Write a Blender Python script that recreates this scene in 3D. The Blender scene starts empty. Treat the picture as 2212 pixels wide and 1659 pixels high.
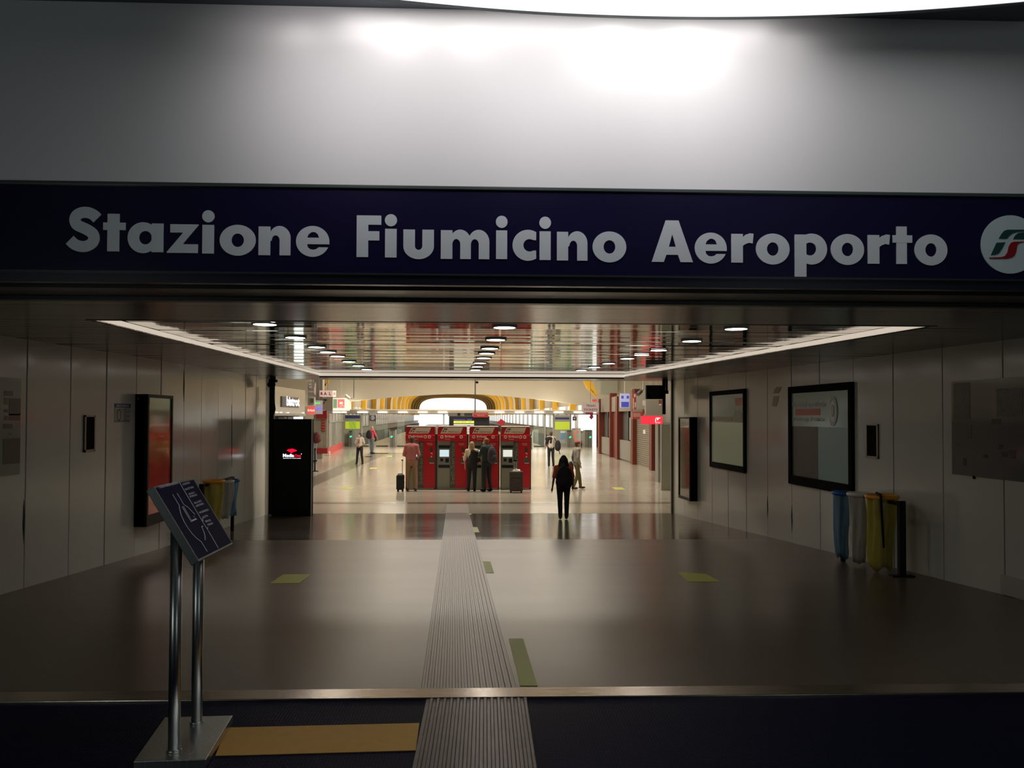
import bpy, bmesh, math, random
from mathutils import Vector, Matrix, Euler
from mathutils.geometry import tessellate_polygon
random.seed(7)
R = math.radians
S = bpy.context.scene
COL = S.collection

# ------------------------------------------------------------------ camera
FPX, PYC, CZ = 1700.0, 829.5 + 34.9, 1.72
cam = bpy.data.cameras.new('camera'); camo = bpy.data.objects.new('camera', cam); COL.objects.link(camo)
cam.sensor_fit = 'HORIZONTAL'; cam.sensor_width = 36.0; cam.lens = 36.0 * FPX / 2212.0
cam.shift_y = 34.9 / 2212.0; cam.clip_end = 600
RC = Euler((0, 0, R(-2.0))).to_matrix() @ Euler((R(91.2), 0, 0)).to_matrix() @ Euler((0, 0, R(.19))).to_matrix()
camo.matrix_world = Matrix.Translation((0, 0, CZ)) @ RC.to_4x4()
S.camera = camo

# ------------------------------------------------------------------ colour management, sky, lights
S.view_settings.view_transform = 'Standard'
S.view_settings.look = 'None'
S.view_settings.gamma = 1.0
S.view_settings.use_curve_mapping = False
S.view_settings.exposure = 0.0
S.cycles.use_denoising = True
S.cycles.max_bounces = 8
S.cycles.sample_clamp_indirect = 4.0
S.cycles.caustics_reflective = False
S.cycles.caustics_refractive = False
w = bpy.data.worlds.new('sky'); S.world = w; w.use_nodes = True
bg = w.node_tree.nodes['Background']
bg.inputs[0].default_value = (1.0, 0.98, 0.93, 1); bg.inputs[1].default_value = 1.35

def area(name, loc, sx, sy, power, col=(1, .9, .72), rot=(0, 0, 0), spread=None):
    l = bpy.data.lights.new(name, 'AREA'); l.shape = 'RECTANGLE'; l.size = sx; l.size_y = sy
    l.energy = power; l.color = col
    if spread: l.spread = R(spread)
    o = bpy.data.objects.new(name, l); o.location = loc; o.rotation_euler = rot; COL.objects.link(o)
    return o
# rows of warm lamps under the roof of the station hall
for y, p in ((27, 700), (36, 800), (46, 1000), (57, 1900)):
    area('hall_lamp', (-.5, y, 5.9), 14, 1.2, p, (1, .92, .79))
# wash lamps behind the edge of the round luminous ceiling, over the sign, with added unseen fill lights
def spot(name, loc, target, power, size, blend=1.0, col=(1, .97, .93), rad=.05):
    l = bpy.data.lights.new(name, 'SPOT'); l.energy = power; l.spot_size = R(size); l.spot_blend = blend
    l.color = col; l.shadow_soft_size = rad
    o = bpy.data.objects.new(name, l); o.location = loc; COL.objects.link(o)
    o.rotation_euler = (Vector(target) - Vector(loc)).to_track_quat('-Z', 'Y').to_euler()
    return o
for x, p in ((-.85, 40), (.3, 44), (1.4, 42)):
    spot('wall_fill', (x, 3.75, 4.0), (x, 4.75, 3.78), p, 100, 1.0, (1, .93, .94), .25)  # unseen spots added in front of the bulkhead to broaden its glow
WASH = [(-1.13, .8), (-.52, 2.0), (-.10, 1.6), (.78, 6), (1.24, 6), (1.9, .8)]
area('wash_fill', (.45, 4.60, 4.14), 2.6, .06, 4, (1, .97, .93), (R(20), 0, 0))  # unseen strip light added to carry the glow down the wall
for i in range(6):
    for sx_ in (-1, 1):
        area('shed_fill', (sx_ * 8.5 - .0397 * (74 + i * 22), 74 + i * 22, 1.9), 1.0, 16, 700, (1, .9, .72), (R(180), 0, 0))  # unseen uplights added to brighten the roof ribs
# light of the entrance room behind the camera
area('entrance_lamp', (-5.2, -1.5, 1.5), .7, 2.6, 22, (.86, 1, .95), (R(90), 0, R(-60)))
area('entrance_lamp', (4.6, -3.2, 1.5), .7, 2.6, 20, (.85, 1, .95), (R(90), 0, R(38)))
for x, p in WASH:
    spot('wash_lamp', (x, 4.56, 4.13), (x, 4.73, 3.3), p, 160)

# ------------------------------------------------------------------ projection helpers (pixel -> point on a real plane)
HF = -0.7625                                  # level of the hall floor; the ramp starts at z = 0
def ray(px, py):
    return RC @ Vector(((px - 1106) / FPX, (PYC - py) / FPX, -1.0))
C0 = Vector((0, 0, CZ))
def PY(px, py, Y):
    d = ray(px, py); return C0 + d * (Y / d.y)
def PZ(px, py, z):
    d = ray(px, py); return C0 + d * ((z - CZ) / d.z)
def PWL(px, py, x0, y0, m):
    d = ray(px, py); t = (x0 - m * y0) / (d.x - m * d.y); return C0 + d * t
def ramp_z(y): return -0.05 * (min(max(y, 4.95), 20.2) - 4.95)
def PR(px, py):
    d = ray(px, py); t = (0.05 * 4.95 - CZ) / (d.z + .05 * d.y); return C0 + d * t

# ------------------------------------------------------------------ materials
def lin(c):
    return tuple((x / 12.92 if x <= .04045 else ((x + .055) / 1.055) ** 2.4) for x in [v / 255 for v in c])
MATS = {}
def mat(name, col, rough=.5, metal=0.0, var=.06, vscale=6.0, bump=0.0, bscale=40.0, spec=.5, alpha=1.0, trans=0.0, coat=0.0, sheen=0.0, stretch=None):
    """procedural surface: base colour with a little noise variation, optional noise bump"""
    if name in MATS: return MATS[name]
    m = bpy.data.materials.new(name); m.use_nodes = True; MATS[name] = m
    nt = m.node_tree; b = nt.nodes['Principled BSDF']
    tc = nt.nodes.new('ShaderNodeTexCoord'); mp = nt.nodes.new('ShaderNodeMapping')
    nt.links.new(tc.outputs['Object'], mp.inputs[0])
    if stretch: mp.inputs['Scale'].default_value = stretch
    n = nt.nodes.new('ShaderNodeTexNoise'); n.inputs['Scale'].default_value = vscale; n.inputs['Detail'].default_value = 3
    nt.links.new(mp.outputs[0], n.inputs['Vector'])
    r = nt.nodes.new('ShaderNodeMix'); r.data_type = 'RGBA'
    c = col
    r.inputs[6].default_value = (*[max(0, x * (1 - var)) for x in c], 1)
    r.inputs[7].default_value = (*[min(1, x * (1 + var)) for x in c], 1)
    nt.links.new(n.outputs['Fac'], r.inputs[0]); nt.links.new(r.outputs[2], b.inputs['Base Color'])
    b.inputs['Roughness'].default_value = rough; b.inputs['Metallic'].default_value = metal
    b.inputs['Specular IOR Level'].default_value = spec
    b.inputs['Coat Weight'].default_value = coat; b.inputs['Coat Roughness'].default_value = .08
    b.inputs['Sheen Weight'].default_value = sheen
    b.inputs['Alpha'].default_value = alpha; b.inputs['Transmission Weight'].default_value = trans
    if bump:
        n2 = nt.nodes.new('ShaderNodeTexNoise'); n2.inputs['Scale'].default_value = bscale; n2.inputs['Detail'].default_value = 2
        nt.links.new(mp.outputs[0], n2.inputs['Vector'])
        bp = nt.nodes.new('ShaderNodeBump'); bp.inputs['Strength'].default_value = bump; bp.inputs['Distance'].default_value = .02
        nt.links.new(n2.outputs['Fac'], bp.inputs['Height']); nt.links.new(bp.outputs[0], b.inputs['Normal'])
    return m
def emit(name, col, s=1.0):
    if name in MATS: return MATS[name]
    m = bpy.data.materials.new(name); m.use_nodes = True; MATS[name] = m
    b = m.node_tree.nodes['Principled BSDF']
    b.inputs['Base Color'].default_value = (*[min(1, c * .5) for c in col], 1)
    b.inputs['Emission Color'].default_value = (*col, 1); b.inputs['Emission Strength'].default_value = s
    return m

# ------------------------------------------------------------------ mesh helpers
MW = {}                                       # world matrix of every thing and part
class B:
    def __init__(s): s.v = []; s.f = []; s.sm = []
    def add(s, vs, fs, smooth=False):
        o = len(s.v); s.v += [Vector(p) for p in vs]; s.f += [tuple(i + o for i in f) for f in fs]; s.sm += [smooth] * len(fs)
        return s
    def box(s, x0, x1, y0, y1, z0, z1):
        if x0 > x1: x0, x1 = x1, x0
        if y0 > y1: y0, y1 = y1, y0
        if z0 > z1: z0, z1 = z1, z0
        return s.hexa([(x0, y0, z0), (x1, y0, z0), (x1, y1, z0), (x0, y1, z0), (x0, y0, z1), (x1, y0, z1), (x1, y1, z1), (x0, y1, z1)])
    def hexa(s, p):
        return s.add(p, [(3, 2, 1, 0), (4, 5, 6, 7), (0, 1, 5, 4), (1, 2, 6, 5), (2, 3, 7, 6), (3, 0, 4, 7)])
    def slab(s, quad, n, t):
        """quad extruded by t along n"""
        n = Vector(n) * t; q = [Vector(p) for p in quad]
        return s.hexa(q + [p + n for p in q])
    def prism(s, loops, F, w0, w1, flip=False):
        """2-D outline with holes -> solid between w0 and w1 of frame F(u, v, w)"""
        pts = [Vector((p[0], p[1], 0)) for l in loops for p in l]
        tris = tessellate_polygon([[Vector((p[0], p[1], 0)) for p in l] for l in loops])
        a = [F(p.x, p.y, w0) for p in pts]; b = [F(p.x, p.y, w1) for p in pts]; n = len(pts)
        fs = [tuple(t) for t in tris] + [tuple(i + n for i in reversed(t)) for t in tris]
        o = 0
        for l in loops:
            k = len(l)
            for i in range(k): j = (i + 1) % k; fs.append((o + i, o + j, o + j + n, o + i + n))
            o += k
        return s.add(a + b, fs)
    def tube(s, path, r, n=10, cap=True, ry=None, up=None, smooth=True):
        path = [Vector(p) for p in path]
        rs = r if isinstance(r, (list, tuple)) else [r] * len(path)
        rys = (ry if isinstance(ry, (list, tuple)) else [ry] * len(path)) if ry is not None else rs
        vs = []; a = None
        for i, p in enumerate(path):
            t = (path[min(i + 1, len(path) - 1)] - path[max(i - 1, 0)])
            t = t.normalized() if t.length > 1e-9 else Vector((0, 0, 1))
            if a is None:
                u0 = Vector(up) if up else (Vector((0, 1, 0)) if abs(t.y) < .9 else Vector((1, 0, 0)))
                a = t.cross(u0).normalized()
            a = (a - t * a.dot(t)).normalized(); b = t.cross(a)
            for k in range(n):
                q = 2 * math.pi * k / n
                vs.append(p + a * math.cos(q) * rs[i] + b * math.sin(q) * rys[i])
        fs = []
        for i in range(len(path) - 1):
            for k in range(n):
                k2 = (k + 1) % n; fs.append((i * n + k, i * n + k2, (i + 1) * n + k2, (i + 1) * n + k))
        s.add(vs, fs, smooth)
        if cap:
            o = len(s.v) - len(vs)
            s.f.append(tuple(o + k for k in reversed(range(n)))); s.sm.append(False)
            s.f.append(tuple(o + (len(path) - 1) * n + k for k in range(n))); s.sm.append(False)
        return s
    def ell(s, c, r, nu=14, nv=9, M=None):
        c = Vector(c); vs = []
        for j in range(1, nv):
            th = math.pi * j / nv
            for i in range(nu):
                ph = 2 * math.pi * i / nu
                vs.append(Vector((r[0] * math.sin(th) * math.cos(ph), r[1] * math.sin(th) * math.sin(ph), r[2] * math.cos(th))))
        vs += [Vector((0, 0, r[2])), Vector((0, 0, -r[2]))]
        if M: vs = [M @ v for v in vs]
        vs = [v + c for v in vs]
        t, bt = len(vs) - 2, len(vs) - 1; fs = []
        for j in range(nv - 2):
            for i in range(nu):
                i2 = (i + 1) % nu; fs.append((j * nu + i, (j + 1) * nu + i, (j + 1) * nu + i2, j * nu + i2))
        for i in range(nu):
            i2 = (i + 1) % nu; fs.append((t, i, i2)); fs.append((bt, (nv - 2) * nu + i2, (nv - 2) * nu + i))
        return s.add(vs, fs, True)
    def disc(s, c, r, F=None, w=.005, n=24, ry=None):
        ry = ry or r
        F = F or (lambda u, v, ww: Vector((c[0] + u, c[1] + v, c[2] + ww)))
        return s.prism([[(r * math.cos(2 * math.pi * k / n), ry * math.sin(2 * math.pi * k / n)) for k in range(n)]], F, 0, w)
    def mesh(s, name, mats, M=None):
        me = bpy.data.meshes.new(name)
        vs = [M @ v for v in s.v] if M else s.v
        me.from_pydata([tuple(v) for v in vs], [], s.f)
        for p, q in zip(me.polygons, s.sm): p.use_smooth = q
        for m in (mats if isinstance(mats, (list, tuple)) else [mats]): me.materials.append(m)
        bm = bmesh.new(); bm.from_mesh(me); bmesh.ops.recalc_face_normals(bm, faces=bm.faces); bm.to_mesh(me); bm.free()
        return me

def props(o, label=None, cat=None, group=None, kind=None):
    if label: o['label'] = label
    if cat: o['category'] = cat
    if group: o['group'] = group
    if kind: o['kind'] = kind
    return o
def thing(name, label, cat, loc, group=None, rz=0.0):
    o = bpy.data.objects.new(name, None); COL.objects.link(o); o.empty_display_size = .1
    o.location = loc; o.rotation_euler = (0, 0, rz)
    MW[o] = Matrix.Translation(loc) @ Matrix.Rotation(rz, 4, 'Z')
    return props(o, label, cat, group)
def part(name, b, m, parent, label=None, local=False, kind=None, bevel=0):
    """a mesh part; world coordinates unless local"""
    P = MW[parent]
    me = b.mesh(name, m, None if local else P.inverted()) if isinstance(b, B) else b
    o = bpy.data.objects.new(name, me); COL.objects.link(o); o.parent = parent
    MW[o] = P
    if bevel: bv(o, bevel)
    return props(o, label, kind=kind)
def bv(o, wd, seg=2):
    md = o.modifiers.new('bevel', 'BEVEL'); md.width = wd; md.segments = seg; md.limit_method = 'ANGLE'; md.angle_limit = R(40)
def single(name, b, m, label, cat, group=None, kind=None, bevel=0, base=None):
    lo = Vector([min(v[i] for v in b.v) for i in range(3)]); hi = Vector([max(v[i] for v in b.v) for i in range(3)])
    c = Vector(((lo.x + hi.x) / 2, (lo.y + hi.y) / 2, lo.z)) if base is None else Vector(base)
    M = Matrix.Translation(c)
    me = b.mesh(name, m, M.inverted()); o = bpy.data.objects.new(name, me); COL.objects.link(o); o.location = c
    MW[o] = M
    if bevel: bv(o, bevel)
    return props(o, label, cat, group, kind)
def struct(name, b, m, label=None):
    me = b.mesh(name, m); o = bpy.data.objects.new(name, me); COL.objects.link(o); MW[o] = Matrix.Identity(4)
    return props(o, label, kind='structure')

FONT = None
def text_mesh(txt, bold=0.0):
    c = bpy.data.curves.new('t', 'FONT'); c.body = txt; c.size = 1.0; c.offset = bold; c.resolution_u = 2; c.extrude = 0.0
    o = bpy.data.objects.new('t', c); COL.objects.link(o)
    dg = bpy.context.evaluated_depsgraph_get(); me = bpy.data.meshes.new_from_object(o.evaluated_get(dg))
    bpy.data.objects.remove(o); bpy.data.curves.remove(c)
    return me
def text_fit(name, txt, p0, ux, uz, m, parent, bold=.02, off=(0, 0, 0), label=None):
    """flat lettering fitted in the rectangle p0 + a*ux + b*uz (0..1), world coordinates"""
    me = text_mesh(txt, bold)
    xs = [v.co.x for v in me.vertices]; ys = [v.co.y for v in me.vertices]
    x0, x1, y0, y1 = min(xs), max(xs), min(ys), max(ys)
    Pi = MW[parent].inverted(); p0 = Vector(p0); ux = Vector(ux); uz = Vector(uz); off = Vector(off)
    for v in me.vertices:
        q = p0 + ux * ((v.co.x - x0) / (x1 - x0)) + uz * ((v.co.y - y0) / (y1 - y0)) + off
        v.co = Pi @ q
    me.materials.clear(); me.materials.append(m)
    o = bpy.data.objects.new(name, me); COL.objects.link(o); o.parent = parent; MW[o] = MW[parent]
    return props(o, label)
def pxtext(name, txt, x0, y0, x1, y1, Y, m, parent, bold=.02):
    """lettering on a frontal board at depth Y between photograph columns and rows"""
    a = PY(x0, y1, Y); b = PY(x1, y1, Y); c = PY(x0, y0, Y)
    return text_fit(name, txt, (a.x, Y, a.z), (b.x - a.x, 0, 0), (0, 0, c.z - a.z), m, parent, bold)
def pxbox(b, x0, y0, x1, y1, Y, t=.05):
    """frontal box whose front face, at depth Y, covers the given columns and rows"""
    p = PY(x0, y0, Y); q = PY(x1, y1, Y)
    return b.box(p.x, q.x, Y, Y + t, q.z, p.z)

# ------------------------------------------------------------------ palette
M_wall = mat('white_enamel', (.70, .69, .61), .15, 0, .05, .8, .12, 1.6, spec=.6)
M_gap = mat('joint_black', (.006, .006, .006), .8)
M_black = mat('black_metal', (.010, .009, .009), .5, spec=.2)
M_matte = mat('matte_black', (.005, .005, .006), .75, spec=.15)
M_navy = mat('navy_gloss', (.009, .007, .036), .22, 0, .05, 3, 0, spec=.4)
M_letter = mat('letter_white', (.62, .66, .70), .45)
M_bulk = mat('bulkhead_white', (.72, .71, .72), .55, 0, .02, 2)
M_steel = mat('brushed_steel', (.58, .60, .58), .32, 1, .08, 9, .05, 60, stretch=(1, 1, .05))
M_alu = mat('aluminium_bar', (.62, .54, .46), .22, 1, .08, 4, .04, 30, stretch=(.2, 1, 1))
M_mirror = mat('mirror_slat', (.42, .39, .34), .07, 1, .05, 3, .05, 5, stretch=(1, .2, 1))
M_soffit = mat('soffit_metal', (.045, .04, .035), .22, 1, .05, 3, .05, 5)
M_dark = mat('dark_soffit', (.012, .012, .014), .4)
M_red = mat('kiosk_red', (.56, .008, .018), .32, 0, .04, 2)
M_redd = mat('frame_red', (.14, .022, .010), .45)
M_grey = mat('kiosk_grey', (.28, .28, .23), .4)
M_greyd = mat('kiosk_dark_grey', (.10, .095, .075), .4)
M_plate = mat('kiosk_plate', (.68, .63, .54), .4)
M_white = mat('white_paint', (.75, .72, .66), .45)
M_cream = mat('cream_plaster', (.78, .73, .62), .7, 0, .03, .3)
M_mint = mat('mint_plaster', (.58, .62, .54), .7)
M_yel = mat('rib_yellow', (.80, .45, .03), .4)
M_vault = mat('vault_panel', (.42, .36, .27), .6)
M_glass = mat('glass_pane', (.6, .75, .68), .03, 0, 0, 1, alpha=.10)
M_tape = mat('yellow_green_tape', (.42, .46, .05), .5)
M_yellow = mat('yellow_strip', (.58, .31, .05), .55, 0, .12, 14)
M_blue = mat('sign_blue', (.03, .04, .16), .4)
M_green = mat('bin_green', (.01, .04, .02), .45)
M_boothg = mat('booth_grey', (.30, .27, .22), .5)
M_shopg = mat('shop_grey', (.20, .18, .15), .45)
M_pink = mat('sign_pink', (.72, .55, .48), .5)
M_skin = mat('skin', (.50, .27, .18), .5)
M_skind = mat('skin_brown', (.16, .08, .05), .5)
E_white = emit('lamp_white', (1, .93, .86), 16)
E_screen = emit('screen_light', (.62, .80, .84), .9)
E_cove = emit('cove_glow', (1, .86, .70), .62)  # coffer edge: light of a hidden strip put in as emission
E_ceiling = emit('luminous_ceiling', (.99, .985, 1.0), 1.05)
E_green = emit('gate_green', (.05, 1, .45), 1.2)
E_red = emit('lit_red', (1, .03, .06), .9)
E_redl = emit('led_red', (1, .005, .04), 1.0)
E_ledw = emit('led_white', (1, .95, 1), 1.3)
E_strip = emit('strip_white', (1, .97, .88), 3.0)
E_lime = emit('poster_lime', (.55, .66, .04), .55)
E_yrow = emit('board_yellow', (.80, .85, .12), .8)
E_wrow = emit('board_white', (1, .95, .8), .8)
E_purple = emit('board_purple', (.22, .15, .9), .9)
E_lgreen = emit('board_green', (.1, .85, .12), .8)
E_blue = emit('sign_blue_lit', (.06, .08, .42), .6)
E_lilac = emit('sign_lilac_lit', (.42, .42, .68), .7)
E_poster = emit('poster_pink', (1, .22, .22), .8)
E_pgreen = emit('poster_green', (.30, .45, .25), .6)
E_cream = emit('lit_cream', (1, .90, .72), .85)
E_glassw = emit('shop_light', (.85, .95, .9), 1.3)
E_red_sign = emit('fascia_red_lit', (.9, .035, .06), .75)
E_dredd = emit('arrow_maroon', (.20, .01, .04), .5)
E_orange = emit('poster_orange', (.85, .25, .12), .5)
E_winA = emit('lit_glass_green', (.12, .17, .13), .35)
E_winB = emit('lit_glass_olive', (.25, .26, .16), .35)
E_notice = mat('notice_print', (.12, .11, .12), .5)
# ================================================================== THE SETTING
def wallL(y): return -5.10 if y < 12 else -5.10 - .0425 * (y - 12)
def wallR(y): return 6.027 - .057 * y
def zs(y): return 2.48 + .009 * y            # underside of the corridor soffit
DC = .075                                     # how deep the mirror coffer is recessed
def PS(px, py, up=0.0):
    d = ray(px, py); t = (2.48 + up - CZ) / (d.z - .009 * d.y); return C0 + d * t
def WL(px, py=1000):
    """point of the left corridor wall seen in a photograph pixel"""
    p = PWL(px, py, -5.10, 5, 0.0)
    return p if p.y < 12 else PWL(px, py, -5.10, 12, -.0425)
def WR(px, py=1000): return PWL(px, py, 6.027, 0, -.057)

# floors
mm = mat('studded_mat', (.005, .006, .021), .5, 0, .2, 5, spec=.04)
nt = mm.node_tree; vo = nt.nodes.new('ShaderNodeTexVoronoi'); vo.inputs['Scale'].default_value = 55; vo.inputs['Randomness'].default_value = 0
tc = nt.nodes['Texture Coordinate']; nt.links.new(tc.outputs['Object'], vo.inputs['Vector'])
cr = nt.nodes.new('ShaderNodeValToRGB'); cr.color_ramp.elements[0].position = .28; cr.color_ramp.elements[1].position = .42
cr.color_ramp.elements[0].color = (1, 1, 1, 1); cr.color_ramp.elements[1].color = (0, 0, 0, 1)
nt.links.new(vo.outputs['Distance'], cr.inputs[0])
bp = nt.nodes.new('ShaderNodeBump'); bp.inputs['Strength'].default_value = .5; bp.inputs['Distance'].default_value = .003
nt.links.new(cr.outputs[0], bp.inputs['Height']); nt.links.new(bp.outputs[0], nt.nodes['Principled BSDF'].inputs['Normal'])
f_mat = struct('floor', B().box(-7, 7, -4, 4.83, -.12, 0), mm)

def floor_mat(name, col, r0, r1, bump, scale, spec=.5, coat=0):
    m = mat(name, col, .2, 0, .14, 1.6, spec=spec, coat=coat); nt = m.node_tree; b = nt.nodes['Principled BSDF']; tc = nt.nodes['Texture Coordinate']
    mp = nt.nodes.new('ShaderNodeMapping'); mp.inputs['Scale'].default_value = scale
    nt.links.new(tc.outputs['Object'], mp.inputs[0])
    n = nt.nodes.new('ShaderNodeTexNoise'); n.inputs['Scale'].default_value = 1.0; n.inputs['Detail'].default_value = 4
    nt.links.new(mp.outputs[0], n.inputs['Vector'])
    mr = nt.nodes.new('ShaderNodeMapRange'); mr.inputs[1].default_value = .35; mr.inputs[2].default_value = .68
    mr.inputs[3].default_value = r0; mr.inputs[4].default_value = r1
    nt.links.new(n.outputs['Fac'], mr.inputs[0]); nt.links.new(mr.outputs[0], b.inputs['Roughness'])
    if not bump: return m
    bp = nt.nodes.new('ShaderNodeBump'); bp.inputs['Strength'].default_value = bump; bp.inputs['Distance'].default_value = .01
    nt.links.new(n.outputs['Fac'], bp.inputs['Height']); nt.links.new(bp.outputs[0], b.inputs['Normal'])
    return m
M_ramp = floor_mat('ramp_rubber', (.115, .082, .057), .28, .30, 0, (.5, 2, 1), .34)
M_ramp2 = floor_mat('ramp_polished', (.11, .086, .066), .13, .17, .012, (.7, 4, 1), .5)
M_hall = floor_mat('hall_stone', (.47, .42, .345), .13, .16, .0, (.3, .6, 1), .5)
def rampslab(y0, y1, x0, x1, t=.1, up=0.0):
    return [(x0, y0, ramp_z(y0) - t), (x1, y0, ramp_z(y0) - t), (x1, y1, ramp_z(y1) - t), (x0, y1, ramp_z(y1) - t),
            (x0, y0, ramp_z(y0) + up), (x1, y0, ramp_z(y0) + up), (x1, y1, ramp_z(y1) + up), (x0, y1, ramp_z(y1) + up)]
f_ramp = struct('floor', B().hexa(rampslab(5.0, 13.92, -6, 6.2)), M_ramp)
f_ramp2 = struct('floor', B().hexa(rampslab(13.92, 20.2, -6, 5.6)), M_ramp2)
f_hall = struct('floor', B().box(-21, 21, 20.2, 66.6, HF - .15, HF), M_hall)
# darker stone bands let into the hall floor
mb = mat('stone_band', (.17, .14, .11), .2)
part('floor_band', B().box(-6.2, 5.6, PZ(1000, 1088.5, HF).y, PZ(1000, 1084.5, HF).y, HF, HF + .002), mb, f_hall)
pp = [PZ(675, 1052, HF), PZ(675, 1031, HF), PZ(800, 978, HF), PZ(842, 978, HF)]
part('floor_band', B().slab([(p.x, p.y, HF) for p in pp], (0, 0, 1), .002), mat('stone_band_pale', (.20, .175, .14), .18), f_hall)
part('floor_joint', B().box(-6.9, PZ(790, 986, HF).x, PZ(700, 987, HF).y, PZ(700, 985.6, HF).y, HF, HF + .002), mb, f_hall)
part('floor_joint', B().box(PZ(800, 979, HF).x, PZ(870, 979, HF).x, PZ(830, 980, HF).y, PZ(830, 978.8, HF).y, HF, HF + .002), mb, f_hall)
a = PZ(668, 1108, HF); b_ = PZ(960, 1091, HF)
part('floor_slab', B().box(-4.95, b_.x, 20.25, 21.9, HF, HF + .002), mat('pale_slab', (.52, .46, .37), .16), f_hall)
part('floor_slab', B().box(PZ(1010, 1091, HF).x, 5.0, 20.25, 21.9, HF, HF + .002), MATS['pale_slab'], f_hall)

# metal threshold between mat and ramp
thr = struct('trim_1', B().box(-6, 6.2, 4.83, 5.0, -.05, .012), M_alu, 'polished metal threshold bar between navy mat and brown ramp')
bv(thr, .005)
# tactile guide strip: ribs on the mat, on the ramp and into the hall
M_tact = mat('tactile_plate', (.15, .13, .13), .34, .55, .25, 14)
M_tact2 = mat('tactile_rubber', (.105, .078, .056), .32, 0, .15, 12, spec=.42)
ts = thing('tactile_strip', 'grey metallic ribbed guide strip on the navy mat in the foreground', 'guide strip', (-.05, 4.2, 0))
part('plate', B().box(-.345, .265, 1.5, 4.87, 0, .004), M_tact, ts)
for k in range(15):
    x = -.325 + k * .0405
    part('rib', B().hexa([(x, 1.5, .004), (x + .024, 1.5, .004), (x + .024, 4.87, .004), (x, 4.87, .004),
                          (x + .005, 1.5, .010), (x + .019, 1.5, .010), (x + .019, 4.87, .010), (x + .005, 4.87, .010)]), M_tact, ts)
def strip_x(y): return -.385 - .0385 * (y - 5.05)
tr = thing('tactile_strip', 'brown ribbed guide strip running down the middle of the ramp', 'guide strip', (-.1, 5.05, ramp_z(5.05)))
def skewbar(b, y0, y1, o0, o1, h0, h1):
    z = lambda y: ramp_z(y) if y < 20.2 else HF
    q = []
    for h, ins in ((h0, 0), (h1, .003)):
        q += [(strip_x(y0) + o0 + ins, y0, z(y0) + h), (strip_x(y0) + o1 - ins, y0, z(y0) + h), (strip_x(y1) + o1 - ins, y1, z(y1) + h), (strip_x(y1) + o0 + ins, y1, z(y1) + h)]
    return b.hexa(q)
part('plate', skewbar(skewbar(B(), 5.0, 13.92, -.01, .595, 0, .003), 13.92, 20.2, -.01, .595, 0, .003), M_tact2, tr)
for k in range(15):
    o = .008 + k * .0395
    b = skewbar(skewbar(B(), 5.005, 13.9, o, o + .022, .003, .011), 13.94, 20.2, o, o + .022, .003, .008)
    part('rib', b, M_tact2, tr)
th = thing('tactile_strip', 'pale grey guide strip crossing the hall floor below the ticket machines', 'guide strip', (-.9, 20.3, HF))
part('plate', skewbar(B(), 20.25, 22.35, -.01, .595, .001, .005), mat('tactile_stone', (.24, .20, .165), .35), th)
for k in range(15):
    o = .008 + k * .0395
    part('rib', skewbar(B(), 20.27, 22.35, o, o + .022, .005, .008), MATS['tactile_stone'], th)

# corridor walls of enamel panels
def seams(fn, pxs): return [fn(p).y for p in pxs]
LY = [4.9, 5.9, 6.9, 7.9] + seams(WL, (56, 151, 228, 293, 346, 396, 434, 470, 500, 529, 552, 574)) + [20.32]
RY = [4.9, 5.6, 6.55, 7.5] + seams(WR, (2168, 2037, 1930, 1844, 1771, 1710, 1658, 1612, 1573, 1538, 1507, 1479, 1454)) + [20.32]
def wall(name, fn, ys, sgn):
    b = B()
    for y0, y1 in zip(ys[:-1], ys[1:]):
        b.hexa([(fn(y0) + sgn * .03, y0, -1.0), (fn(y0) + sgn * .25, y0, -1.0), (fn(y1) + sgn * .25, y1, -1.0), (fn(y1) + sgn * .03, y1, -1.0),
                (fn(y0) + sgn * .03, y0, 3.0), (fn(y0) + sgn * .25, y0, 3.0), (fn(y1) + sgn * .25, y1, 3.0), (fn(y1) + sgn * .03, y1, 3.0)])
    wo = struct(name, b, M_gap)
    for y0, y1 in zip(ys[:-1], ys[1:]):
        g = .009; a, c = y0 + g, y1 - g; j = random.uniform(-.004, .004); j2 = random.uniform(-.004, .004)
        o = part('panel', B().hexa([(fn(a) + j, a, ramp_z(a) - .01), (fn(a) + sgn * .028 + j, a, ramp_z(a) - .01), (fn(c) + sgn * .028 + j2, c, ramp_z(c) - .01), (fn(c) + j2, c, ramp_z(c) - .01),
                                    (fn(a) + j2, a, zs(a) + .02), (fn(a) + sgn * .028 + j2, a, zs(a) + .02), (fn(c) + sgn * .028 + j, c, zs(c) + .02), (fn(c) + j, c, zs(c) + .02)]), M_wall, wo)
        bv(o, .004)
    return wo
wall_l = wall('wall_left', wallL, LY, -1)
wall_r = wall('wall_right', wallR, RY, 1)

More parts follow.
